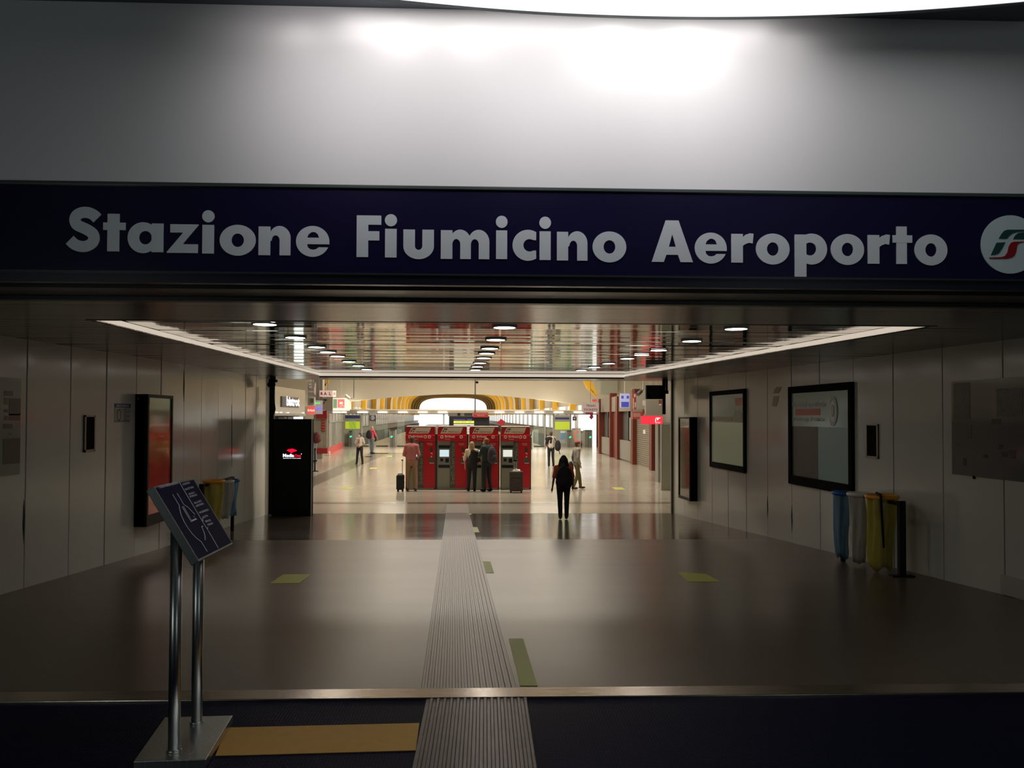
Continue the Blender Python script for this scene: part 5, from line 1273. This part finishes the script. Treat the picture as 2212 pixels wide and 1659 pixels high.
g = board('hanging_sign', 'small red hanging sign with two white lines above the departures board', 'sign', 1021.5, 891, 1054.5, 901.5, 43.6, mat('sign_red_plain', (.50, .03, .04), .5), .4, None, 0)
pxtext('lettering', 'Leonardo Express', 1023, 892.8, 1053, 895, 43.58, M_kw, g, .01); pxtext('lettering', 'Biglietteria', 1031, 896.4, 1047, 898.6, 43.58, M_kw, g, .01)
a, c = PY(1070, 903, 43), PY(1094, 921, 43)
g = thing('tilted_sign', 'small tilted red placard above the gap of the last two ticket machines', 'sign', ((a.x + c.x) / 2, 43, c.z))
pts = [PY(*q, 43) for q in ((1082, 905), (1092, 911), (1087, 920), (1073, 914))]
part('face', B().prism([[(q.x, q.z) for q in pts]], lambda u, v, w_: Vector((u, 43 + w_, v)), 0, .05), mat('placard_red', (.48, .01, .03), .5), g)
part('stem', B().box((a.x + c.x) / 2 - .02, (a.x + c.x) / 2 + .02, 43.02, 43.05, HF, c.z + .1), ROD, g)
# dome camera on the rod by the bulkhead
p = PY(1030.5, 826, 30)
t = thing('security_camera', 'small dark dome camera hanging high in the middle of the hall', 'camera', p)
part('dome', B().ell(p, (.055, .055, .045)), M_matte, t); part('stem', B().tube([p, (p.x, p.y, 6.4)], .012, 8), M_white, t)
# left shop fascia, receding
XS = PY(640, 880, 31).x * 0 - 6.35
g0, g1 = 25.5, 35.6
XL = -8.05
def onshopL(b, y0, y1, z0, z1, o0, o1, X=-8.05): return b.box(X + o0, X + o1, y0, y1, z0, z1)
zt5 = PY(660, 843.5, 35.6).z; zb5 = PY(660, 893.5, 35.6).z
fs_ = thing('shop_fascia', 'grey metal shop fascia with white lit letters above the black totem', 'fascia', (-8.2, 30.5, zb5))
b = onshopL(B(), g0, g1, zb5, zt5, -.25, 0)
part('fascia_panel', b, mat('fascia_metal', (.46, .43, .36), .18, .7), fs_)
part('lower_edge', onshopL(B(), g0, g1, zb5 - .1, zb5, -.25, .05), mat('fascia_edge', (.30, .28, .24), .4, .3), fs_)
d0, d1 = ray(618, 870), ray(646, 870); ya = (-8.0) / d0.x * d0.y; yb = (-8.0) / d1.x * d1.y
text_fit('lit_letter', 'bistrot', (-7.98, ya, PY(630, 877.5, (ya + yb) / 2).z), (0, yb - ya, 0), (0, 0, PY(630, 857, (ya + yb) / 2).z - PY(630, 877.5, (ya + yb) / 2).z), E_ledw, fs_, .04)
part('letter_backing', onshopL(B(), ya - .6, yb, PY(630, 877.5, (ya + yb) / 2).z - .05, PY(630, 858, (ya + yb) / 2).z, .0, .04), mat('backing_dark', (.05, .04, .035), .5), fs_)
for xx in (598, 607, 622, 655):
    d = ray(xx, 885); yy = -8.03 / d.x * d.y
    if g0 < yy < g1 - .1: part('wash_light', onshopL(B(), yy - .05, yy + .05, zb5 + .01, zb5 + .05, 0, .06), emit('wash_spot', (1, .95, .82), 1.2), fs_)
sh = thing('lit_shop', 'dark shop front with lit windows under the grey fascia on the left', 'shop front', (-8.5, 30.5, HF))
part('wall_panel', B().box(-8.7, -8.3, 21.5, g1, HF, zb5 - .1), mat('shop_dark', (.06, .055, .05), .8, spec=.1), sh)
for (x0, x1, m) in ((600, 611, mat('shop_glass_blue', (.10, .13, .15), .6, spec=.1)), (612, 619, M_greyd), (621, 632, M_greyd), (635, 654, E_glassw), (656, 661, M_greyd)):
    y0, y1 = [(-8.28) / ray(x, 899).x * ray(x, 899).y for x in (x0, x1)]
    part('window_pane', B().box(-8.3, -8.26, y0, y1, HF + .9, zb5 - .14), m, sh)
# left signs
g = board('direction_sign', 'dark grey overhead sign with white and red lines at the upper left of the hall', 'sign', 665, 825, 682, 857, 37, mat('sign_taupe', (.22, .19, .17), .5), .1, mat('sign_edge', (.03, .025, .02), .5), 1)
for (x0, y0, x1, y1, m) in ((667, 829, 672, 831, M_pink), (667, 833, 673, 839, mat('print_soft', (.34, .31, .29), .5)), (667, 846, 678, 847.2, M_pink), (680, 829, 681.6, 852, M_pink), (678.4, 836, 679.4, 852, M_pink)):
    patch(g, x0, y0, x1, y1, 37, m)
g = board('framed_poster', 'small white framed grey picture hanging above the red ticket sign', 'poster', 664, 858, 680.5, 876.5, 37.2, M_white, .06, M_white, 1)
patch(g, 666, 860, 678.5, 875, 37.2, mat('picture_grey', (.28, .26, .22), .5)); patch(g, 671, 861, 677, 870, 37.18, mat('picture_brown', (.10, .085, .06), .5))
g = board('lit_sign', 'red backlit sign with white lettering at the left of the hall', 'sign', 663.5, 877, 680.5, 895.5, 37.3, emit('sign_salmon', (.80, .13, .10), .7), .1, None, 1)
pxtext('lettering', 'Biglietti', 664.5, 883.5, 679.5, 890.5, 37.28, emit('sign_text_lit', (1, .72, .6), .8), g, .03)
g = board('display_screen', 'grey display screen with green and purple lines beside the red sign', 'screen', 681, 865, 696, 894.5, 37.6, emit('screen_lilac', (.30, .24, .26), .8), .12, mat('screen_edge', (.16, .14, .16), .4), 1)
patch(g, 681.5, 869.5, 692, 872.6, 37.6, E_lgreen, 'text_row'); patch(g, 681.8, 880.5, 695, 884.6, 37.6, E_purple, 'text_row')
# booth column and its red parts
Yb = 46.0
a, c = PY(682, 818, Yb), PY(695.5, 975, Yb)
bo = thing('booth_column', 'tall grey-brown column of the ticket booth at the left of the hall', 'column', ((a.x + c.x) / 2, Yb + .3, HF))
part('shaft', B().box(a.x - .1, c.x, Yb, Yb + .6, HF, 6.4), M_boothg, bo)
part('red_header', pxbox(B(), 683, 887, 706, 904, Yb - .3, .25), mat('booth_red', (.30, .015, .018), .5), bo)
part('red_panel', pxbox(B(), 695, 907, 701.5, 932, Yb - .1, .08), MATS['booth_red'], bo)
part('grey_panel', pxbox(B(), 682, 904, 706, 967, Yb + .05, .1), M_boothg, bo)
part('red_base', pxbox(B(), 682, 968, 707, 980, Yb - .1, .3), MATS['booth_red'], bo)
for k in range(4): part('panel_print', pxbox(B(), 696.2, 909.5 + 6 * k, 700.4, 912 + 6 * k, Yb - .105, .01), mat('print_rose', (.50, .16, .15), .5), bo)
g = board('rail_sign', 'pale backlit RAIL sign with dark red letters', 'sign', 690.5, 843.5, 718.5, 857, 45.4, emit('rail_pink', (.62, .45, .37), .85), .12, M_pink, 1)
for ch, x0, x1 in (('R', 692.5, 698.2), ('A', 699.3, 706), ('I', 708.6, 709.9), ('L', 711, 714.8)):
    pxtext('lettering', ch, x0, 846.8, x1, 853.8, 45.38, emit('rail_red', (.22, .008, .008), .6) if ch != 'I' else emit('rail_rose', (.52, .28, .24), .8), g, .04)
g = board('lit_sign', 'bright white backlit little sign at the right end of the RAIL sign', 'sign', 718.8, 844, 725.5, 857.5, 45.4, emit('lit_warm', (1, .88, .74), .95), .12, None, 0)
part('pink_patch', pxbox(B(), 720.3, 847.5, 724.2, 853.5, 45.385, .01), emit('lit_rose', (.9, .38, .36), .8), g)
g = board('logo_sign', 'grey hanging sign with a dark and red railway logo under the RAIL sign', 'sign', 695.5, 858, 718.3, 886, 45.5, mat('sign_warm_grey', (.33, .29, .24), .5), .12, None, 1)
FL = lambda u, v, w_: Vector((PY(u, v, 45.48).x, 45.48 - w_, PY(u, v, 45.48).z))
part('logo_stroke', B().prism([[(696, 864.5), (698.5, 862.6), (706.5, 862.8), (705, 866), (702, 865.8), (701, 864)]], FL, 0, .01), M_kblack, g)
part('logo_stroke', B().prism([[(698, 872.5), (700.5, 867), (702.3, 867), (700, 872.8)]], FL, 0, .01), mat('logo_maroon', (.14, .01, .01), .5), g)
g = board('poster_case', 'cream backlit case with green and pink posters left of the gates', 'poster case', 718.5, 860, 755, 887, 52, E_cream, .15, M_white, 1)
patch(g, 720, 862, 728, 881.5, 52, E_pgreen, 'poster'); patch(g, 729.5, 862.3, 744, 881, 52, E_poster, 'poster')
patch(g, 733.5, 868, 740.5, 873.5, 51.98, emit('poster_print', (1, .75, .55), .9), 'poster_print')
part('poster_print', B().prism([stroke(catmull([(734, 879), (737, 876.6), (740, 876), (743, 877.8)], 4), 1.0)], lambda u, v, w_: Vector((PY(u, v, 51.97).x, 51.97 - w_, PY(u, v, 51.97).z)), 0, .01), MATS['poster_print'], g)
p = PY(751, 857, 47)
t = thing('security_camera', 'white tubular security camera above the left gates', 'camera', p)
a, c = PY(745.5, 853, 47), PY(755, 861, 47.3)
part('housing', B().tube([a, c], .085, 12), M_white, t); part('bracket', B().tube([c, (c.x + .25, c.y, c.z + .02), (c.x + .25, c.y, 6.4)], .022, 8), ROD, t)
# pink pole on cream block, bin, stanchion
Yp = PZ(700, 984, HF).y
a, c = PY(690.5, 975.5, Yp), PY(711, 984, Yp)
t = thing('barrier_pole', 'pink and cream pole on a cream block in front of the booth', 'pole', ((a.x + c.x) / 2, Yp + .2, HF))
part('block', B().box(a.x, c.x, Yp, Yp + .4, HF, a.z), mat('block_cream', (.62, .52, .40), .6), t, bevel=.02)
q0, q1 = PY(702.6, 905, Yp + .1), PY(704.6, 975, Yp + .1)
part('pole', B().tube([((q0.x + q1.x) / 2, Yp + .15, a.z), ((q0.x + q1.x) / 2, Yp + .15, q0.z)], (q1.x - q0.x) / 2, 12), mat('pole_pink', (.80, .45, .42), .45), t)
a, c = PY(696, 952, Yp + .55), PY(703, 977, Yp + .55)
t = thing('waste_bin', 'dark green waste bin behind the pink pole', 'bin', ((a.x + c.x) / 2, Yp + 1.1, HF))
part('drum', B().tube([((a.x + c.x) / 2, Yp + 1.1, HF), ((a.x + c.x) / 2, Yp + 1.1, a.z)], [(c.x - a.x) / 2 * .92, (c.x - a.x) / 2], 16), M_green, t); part('lid', B().tube([((a.x + c.x) / 2, Yp + 1.1, a.z), ((a.x + c.x) / 2, Yp + 1.1, a.z + .06)], (c.x - a.x) / 2 + .02, 16), M_matte, t)
ps = PZ(680, 1018.5, HF)
t = thing('barrier_post', 'black queue post standing beside the totem on the hall floor', 'post', ps)
part('base', B().tube([ps, (ps.x, ps.y, HF + .03)], .17, 20), M_matte, t); part('post', B().tube([(ps.x, ps.y, HF + .02), (ps.x, ps.y, HF + .98)], .032, 12), M_matte, t); part('head', B().tube([(ps.x, ps.y, HF + .96), (ps.x, ps.y, HF + 1.04)], .045, 12), M_matte, t)
# glazed shop side with red plinth
A0, A1 = PZ(709, 983, HF), PZ(741, 967.5, HF)
zt6 = PY(740, 894, A1.y).z
gs = thing('glazed_booth', 'glazed booth side on a red plinth receding to the left gates', 'booth', ((A0.x + A1.x) / 2, (A0.y + A1.y) / 2, HF))
dv = Vector((A1.x - A0.x, A1.y - A0.y, 0)); nv = Vector((-dv.y, dv.x, 0)).normalized()
def online(u0, u1, z0, z1, t_): 
    p0 = A0 + dv * u0; p1 = A0 + dv * u1
    return B().hexa([(p0.x, p0.y, z0), (p1.x, p1.y, z0), (p1.x + nv.x * t_, p1.y + nv.y * t_, z0), (p0.x + nv.x * t_, p0.y + nv.y * t_, z0),
                     (p0.x, p0.y, z1), (p1.x, p1.y, z1), (p1.x + nv.x * t_, p1.y + nv.y * t_, z1), (p0.x + nv.x * t_, p0.y + nv.y * t_, z1)])
part('plinth', online(0, 1, HF, HF + .48, .25), mat('plinth_red', (.55, .06, .055), .45), gs)
part('back_wall', online(0, 1, HF + .48, zt6, .9), mat('booth_inner', (.30, .28, .24), .6, 0, .35, 1.5), gs)
for k in range(5):
    part('glass_pane', online(.02 + .196 * k, .02 + .196 * k + .17, HF + .5, zt6 - .6, .02), M_glass, gs); part('mullion', online(.0 + .196 * k, .02 + .196 * k, HF + .48, zt6, -.05), M_steel, gs)
part('top_rail', online(0, 1, zt6 - .6, zt6 - .5, -.05), M_steel, gs)
# information panels in the facade
Yf = 65.3
def info(label, x0, x1, y0, y1, strip, poster, extra=()):
    a, c = PY(x0, y0, Yf), PY(x1, y1, Yf)
    g = thing('information_panel', label, 'panel', ((a.x + c.x) / 2, Yf + .1, HF))
    part('case', B().box(a.x, c.x, Yf, Yf + .2, HF, a.z), mat('panel_case', (.30, .30, .26), .4), g)
    patch(g, *strip, Yf, M_blue, 'header_strip'); patch(g, *poster, Yf, E_lime, 'poster')
    for (e, m, n_) in extra: patch(g, *e, Yf, m, n_)
    return g
info('grey information panel with a wide lime poster between the left gates', 744, 780, 896, 967, (746, 897.5, 777.5, 903.8), (746, 910.5, 777.5, 926.5), [((754, 909, 769, 927.5), emit('poster_green_soft', (.22, .36, .12), .6), 'poster_print')])
info('grey information panel with a lime poster and blue sticker by the right gates', 1197, 1232, 896, 958, (1199, 901.5, 1230, 906), (1199, 911, 1230.5, 928), [((1211, 935, 1220, 949), mat('sticker_blue', (.05, .22, .50), .5), 'sticker'), ((1211, 931.5, 1220, 935), M_white, 'sticker')])
g = board('platform_sign', 'dark blue platform number 3 sign left of the escalator', 'sign', 799.5, 897.5, 811.5, 907.5, 65.2, M_blue, .1, None, 0)
FQ = lambda u, v, w_: Vector((PY(805.2 + u, 902.5 - v, 65.18).x, 65.18 - w_, PY(805.2 + u, 902.5 - v, 65.18).z))
part('number_ring', B().prism([circle(0, 0, 4.2, 4.2, 24), circle(0, 0, 3.3, 3.3, 24)], FQ, 0, .01), M_white, g); pxtext('number', '3', 803.6, 900, 806.8, 905, 65.17, M_white, g, .04)
part('bracket', pxbox(B(), 798, 892, 812, 897.5, 65.25, .4), MATS['post_grey'], g); part('back_panel', pxbox(B(), 797.5, 897, 812.5, 928, 65.35, .08), MATS['panel_case'], g)
g = board('platform_sign', 'small dark platform sign hanging in the bright right opening', 'sign', 1237, 900, 1245.5, 908.5, 65.2, mat('sign_slate', (.06, .06, .11), .5), .1, None, 0)
patch(g, 1239.5, 902.5, 1242.5, 905, 65.2, M_pink); part('bracket', pxbox(B(), 1240.5, 892, 1242, 900, 65.25, .4), MATS['post_grey'], g)
# gates
M_gate = mat('gate_steel', (.20, .21, .18), .35, .5); M_gated = mat('gate_dark', (.04, .05, .04), .4)
def gate(label, x0, x1, y0, green, Yg=64.2, bright=False):
    a, c = PY(x0, y0, Yg), PY(x1, y0, Yg); zt7 = a.z
    g = thing('ticket_gate', label, 'ticket gate', ((a.x + c.x) / 2, Yg + .6, HF), 'ticket gates at the platform entrance')
    w_ = c.x - a.x
    part('cabinet', B().box(a.x + w_ * .15, c.x - w_ * .15, Yg, Yg + .9, HF, zt7), M_gate, g, bevel=.02)
    for (u0, u1) in ((a.x, a.x + w_ * .12), (c.x - w_ * .12, c.x)): part('side_rail', B().box(u0, u1, Yg + .03, Yg + .88, HF, zt7 + .05), M_steel if not bright else M_white, g)
    part('reader_head', B().box(a.x + w_ * .1, c.x - w_ * .1, Yg - .02, Yg + .3, zt7 - .02, zt7 + .06), M_gated, g)
    part('glass_wing', B().box(a.x - .45, a.x, Yg + .6, Yg + .63, HF + .3, zt7 + .1), M_glass, g); part('glass_wing', B().box(c.x, c.x + .45, Yg + .6, Yg + .63, HF + .3, zt7 + .1), M_glass, g)
    FG = lambda u, v, ww: Vector((PY(u, v, Yg).x, Yg - .012 - ww, PY(u, v, Yg).z))
    gx, gy = green
    part('green_arrow', B().prism([[(gx - 2.6, gy + .6), (gx - .4, gy - 2.0), (gx + 2.4, gy - 1.6), (gx + 2.2, gy + .6), (gx, gy + 2.3), (gx - 1.8, gy + 1.9)]], FG, 0, .015), E_green, g)
    part('front_joint', B().box((a.x + c.x) / 2 - .02, (a.x + c.x) / 2 + .02, Yg - .008, Yg, HF, zt7), M_gated, g)
gate('steel ticket gate in front of the left information panel', 753.5, 761.5, 932, (757.7, 943))
gate('steel ticket gate left of the ticket machines by the escalator', 841, 854.5, 930, (845.8, 943.2))
gate('steel ticket gate with white rails just right of the ticket machines', 1143.5, 1151.5, 931, (1146.3, 943.7), 60, True)
gate('steel ticket gate beside the right information panel', 1223.5, 1235.5, 931.5, (1231.5, 944.3))
gate('steel ticket gate in the bright opening at the far right', 1262.5, 1279.5, 930.5, (1275, 944.3))
# glass screens between gates
for (x0, x1, y0, lb) in ((783, 797, 897, 'tall clear glass screen left of the platform number sign'), (813, 838, 905, 'clear glass screen between the pink-shirted man and the next gate'), (858, 874, 905, 'clear glass screen just left of the ticket machines'), (1153, 1176, 922, 'pale glass screen low behind the man in the white shirt'), (1181, 1194, 897, 'narrow clear glass screen before the right information panel')):
    a, c = PY(x0, y0, 65.0), PY(x1, y0, 65.0)
    g = thing('glass_screen', lb, 'glass screen', ((a.x + c.x) / 2, 65, HF))
    part('pane', B().box(a.x, c.x, 65.0, 65.03, HF + .08, a.z), M_glass, g); part('foot_rail', B().box(a.x, c.x, 64.96, 65.07, HF, HF + .08), M_gated, g); part('top_rail', B().box(a.x, c.x, 64.97, 65.06, a.z, a.z + .05), M_steel, g)
# orange poster figure board behind the gates
a, c = PY(1238, 935, 66.4), PY(1252, 955, 66.4)
g = thing('advert_panel', 'white panel with an orange swoosh in the bright right opening', 'panel', ((a.x + c.x) / 2, 66.4, HF))
part('sheet', B().box(a.x - .1, c.x + .1, 66.4, 66.5, HF, PY(1240, 925, 66.4).z), M_white, g)
part('swoosh', B().prism([stroke(catmull([(1248, 930), (1242.5, 935), (1241, 942), (1243, 948), (1246, 952)], 4), 5)], lambda u, v, w_: Vector((PY(u, v, 66.38).x, 66.38 - w_, PY(u, v, 66.38).z)), 0, .02), E_orange, g)

# ------------------------------------------------------------------ right hand shops
S0, S1 = PZ(1411, 1016.5, HF), PZ(1296, 980, HF)
sm_ = (S1.x - S0.x) / (S1.y - S0.y)
def SX(y): return S0.x + sm_ * (y - S0.y)
def SY(px): return PWL(px, 960, S0.x, S0.y, sm_).y
def onshop(y0, y1, z0, z1, o0, o1):
    return B().hexa([(SX(y0) + o0, y0, z0), (SX(y0) + o1, y0, z0), (SX(y1) + o1, y1, z0), (SX(y1) + o0, y1, z0), (SX(y0) + o0, y0, z1), (SX(y0) + o1, y0, z1), (SX(y1) + o1, y1, z1), (SX(y1) + o0, y1, z1)])
yA, yB, yC, yD, yE = SY(1409), SY(1368), SY(1334.5), SY(1320), SY(1296)
ztop = PY(1320, 858, yD).z; zfas = PY(1320, 889.5, yD).z
sf = thing('shop_row', 'row of grey shops with rust-red posts along the right side of the hall', 'shop front', (SX(45) + .3, 45, HF))
part('back_wall', onshop(yA - 6, yE + .6, HF, ztop - .05, .35, .6), M_shopg, sf)
part('fascia', onshop(yB, yE, zfas, ztop, .0, .35), mat('fascia_brown_grey', (.20, .175, .14), .5), sf)
for i, (yy, w_, zz) in enumerate(((yA, .28, zfas + .3), (yB, .30, ztop + .25), (yC, .30, ztop), (yD, .14, ztop + .25), (yE, .30, ztop + 0))):
    part('post', onshop(yy - w_, yy + w_, HF, zz, -.10, .34), M_redd, sf, bevel=.02)
part('red_door', onshop(yC + .4, yD - .2, HF, zfas, .10, .2), mat('door_dark_red', (.12, .012, .008), .5), sf)
# roller shutter with slats
rs = part('shutter_frame', onshop(yA + .3, yB - .3, zfas - .15, zfas + .05, .02, .3), M_redd, sf)
nsl = 26; zsh = zfas - .15
for k in range(nsl):
    z0_ = HF + (zsh - HF) * k / nsl; z1_ = HF + (zsh - HF) * (k + .86) / nsl
    part('shutter_slat', onshop(yA + .3, yB - .3, z0_, z1_, .12, .16), mat('shutter_olive', (.22, .19, .14), .45), sf)
part('shutter_back', onshop(yA + .3, yB - .3, HF, zsh, .17, .22), M_greyd, sf)
part('notice', onshop(SY(1387) - .25, SY(1387) + .25, PY(1387, 938, 38).z, PY(1387, 929, 38).z, .10, .125), M_white, sf)
for (ya_, yb_) in ((yB + .3, yC - .3), (yD + .2, yE - .3)):
    zs1 = PY(1350, 952, (yB + yC) / 2).z
    part('sill_panel', onshop(ya_, yb_, HF + .08, zs1, .06, .2), mat('sill_grey', (.22, .20, .17), .5), sf); part('kick_board', onshop(ya_, yb_, HF, HF + .1, .10, .2), M_greyd, sf)
    part('dark_reveal', onshop(ya_, yb_, zs1, zfas, .24, .28), mat('reveal', (.05, .045, .04), .5), sf)
    L_ = yb_ - ya_
    part('window_pane', onshop(ya_ + L_ * .05, ya_ + L_ * .42, zs1 + .05, zfas - .35, .18, .22), emit('shop_window_lit', (.30, .36, .28), .7), sf); part('mullion', onshop(ya_ + L_ * .42, ya_ + L_ * .5, zs1, zfas, .12, .24), M_kblack, sf)
# near grey block of the row
yN0 = 24.5
nb = thing('shop_block', 'grey-green shop block with a dark doorway at the near right end of the hall', 'shop front', (6.2, 28.5, HF))
x5 = PZ(1426, 1042, HF)
part('pillar', B().box(x5.x - .08, x5.x + .14, x5.y, x5.y + .5, HF, PY(1420, 915, x5.y).z), mat('pillar_grey', (.20, .20, .17), .4), nb)
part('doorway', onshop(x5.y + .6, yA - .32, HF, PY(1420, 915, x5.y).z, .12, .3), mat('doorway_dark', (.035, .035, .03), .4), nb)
a = PY(1428.5, 900, 26.5)
part('corner_wall', B().box(a.x, a.x + 1.6, 26.5, 26.62, HF, PY(1430, 917, 26.5).z), mat('corner_green', (.30, .31, .26), .35), nb)
# signs on the right
g = board('fascia_sign', 'large plain grey panel above the red lit sign at the upper right of the hall', 'sign', 1395, 862.5, 1431, 898, 29.5, mat('fascia_plain', (.27, .245, .20), .5), .2, None, 2)
patch(g, 1423, 864, 1429, 872, 29.5, mat('logo_rust', (.20, .05, .03), .5), 'logo_stroke'); patch(g, 1424, 872.5, 1428, 876, 29.5, M_pink, 'logo_stroke')
g = board('lit_sign', 'bright red lit sign with white marks at the right end of the hall', 'sign', 1385.5, 898.3, 1431.5, 916.5, 29.2, E_red_sign, .3, mat('sign_red_case', (.35, .02, .03), .4), 0)
pxtext('lettering', '(', 1415, 902, 1418.5, 914.5, 29.18, emit('mark_white', (1, .85, .85), .95), g, .03); pxtext('lettering', 'r', 1419, 902, 1427, 907.5, 29.18, MATS['mark_white'], g, .05); pxtext('lettering', 'bar', 1419.5, 910, 1427, 914.5, 29.18, emit('mark_pink', (1, .45, .45), .8), g, .03)
part('bracket', pxbox(B(), 1392, 895, 1428, 899, 29.35, .1), M_boothg, g)
g = board('blue_sign', 'blue and white backlit pictogram sign high on the right shops', 'sign', 1340.5, 850, 1359.5, 880.5, yB - 1, E_lilac, .15, M_white, 1)
for (x0, y0, x1, y1) in ((1342, 855, 1347, 861), (1353.5, 855, 1358.5, 861), (1342, 868, 1358.5, 879.5)): patch(g, x0, y0, x1, y1, yB - 1, E_blue, 'pictogram')
g = board('red_sign', 'narrow red upright sign with pale lettering between the blue sign and the speaker', 'sign', 1365.5, 848, 1374.5, 885, yB - 1.6, mat('sign_brick', (.40, .06, .05), .5), .12, None, 1)
for (x0, y0, x1, y1) in ((1369.5, 851, 1373, 858), (1367, 860, 1369.2, 883), (1371, 869, 1373.5, 880)): patch(g, x0, y0, x1, y1, yB - 1.6, M_pink)
g = board('grey_panel', 'pale grey upper panel beside the narrow red sign', 'panel', 1375.5, 851, 1393.5, 884, yB - 2.2, mat('panel_pale', (.40, .37, .30), .5), .1, None, 1)
patch(g, 1388, 865, 1393.2, 876, yB - 2.2, M_white, 'notice')
g = board('red_sign', 'brick-red sign with a pale box above the roller shutter', 'sign', 1366, 889.5, 1390.5, 905.5, yB - 2.5, MATS['sign_brick'], .2, None, 0)
patch(g, 1368, 892, 1384, 901, yB - 2.5, mat('print_salmon', (.46, .22, .17), .5)); part('bracket', pxbox(B(), 1368, 884, 1388, 890, yB - 2.4, .1), M_boothg, g)
p = PY(1381, 848.5, 36)
t = thing('security_camera', 'dark grey security camera beside the square black speaker', 'camera', p)
part('housing', B().tube([PY(1378, 852, 36), PY(1385, 845, 36.2)], .09, 10), mat('camera_grey', (.09, .09, .08), .5), t); part('bracket', B().tube([PY(1385, 845, 36.2), PY(1390, 841, 36.3), (PY(1390, 841, 36.3).x, 36.3, 6.4)], .03, 8), M_boothg, t)
# train tickets sign
g = board('train_tickets_sign', 'grey hanging TRAIN TICKETS sign with dark red letters', 'sign', 1258, 870, 1293.5, 890.8, 52, emit('tickets_face', (.34, .27, .23), .8), .15, M_boothg, 1)
E_ltr = emit('tickets_red', (.20, .02, .02), .5)
pxtext('lettering', 'TRAIN', 1266, 874, 1286, 878.5, 51.98, E_ltr, g, .02); pxtext('lettering', 'TICKETS', 1261, 882.5, 1290.5, 887, 51.98, E_ltr, g, .02)
g = thing('arrow_sign', 'maroon downward arrow hanging under the TRAIN TICKETS sign', 'sign', PY(1275, 907, 52.05))
part('arrow', B().prism([[(1265, 891), (1281, 891), (1280.8, 899.5), (1283, 899.5), (1277.5, 906.5), (1272, 899.5), (1275, 899.5), (1275, 895), (1265, 894)]], lambda u, v, w_: Vector((PY(u, v, 52.05).x, 52.05 + w_, PY(u, v, 52.05).z)), 0, .06), E_dredd, g)
g = board('red_sign', 'tiny red backlit sign just above the TRAIN TICKETS sign', 'sign', 1278, 861.5, 1290, 868.8, 53, emit('tiny_red', (.75, .06, .05), .7), .1, M_pink, 1, border=.05)

# yellow roof brackets in front of the bulkhead
for lb, pts in (('yellow slanted roof bracket above the RAIL sign', [(691, 836), (697, 839.5), (701, 838), (708, 826), (714, 812), (705, 812), (696, 826)]),
                ('yellow slanted roof bracket above the TRAIN TICKETS sign', [(1262, 826), (1268, 838), (1279, 850), (1286, 858), (1291.5, 855), (1288, 842), (1281, 829), (1271, 812), (1258, 812)])):
    q = [PY(x, y, 61.5) for x, y in pts]; lo = min(q, key=lambda v: v.z)
    g = thing('roof_bracket', lb, 'bracket', lo)
    F = lambda u, v, w_: Vector((PY(u, v, 61.5).x, 61.5 + w_, PY(u, v, 61.5).z))
    part('web', B().prism([pts], F, 0, .5), M_yel, g)
    part('tie', B().prism([[(x + (pts[len(pts) // 2][0] - x) * .45, y + (pts[len(pts) // 2][1] - y) * .45) for x, y in pts[:4]]], F, -.05, 0), mat('bracket_brown', (.16, .10, .03), .5), g)
    hi = max(q, key=lambda v: v.z); part('hanger_rod', B().box(hi.x - .03, hi.x + .03, 61.6, 61.66, hi.z - .05, 6.4), M_yel, g)
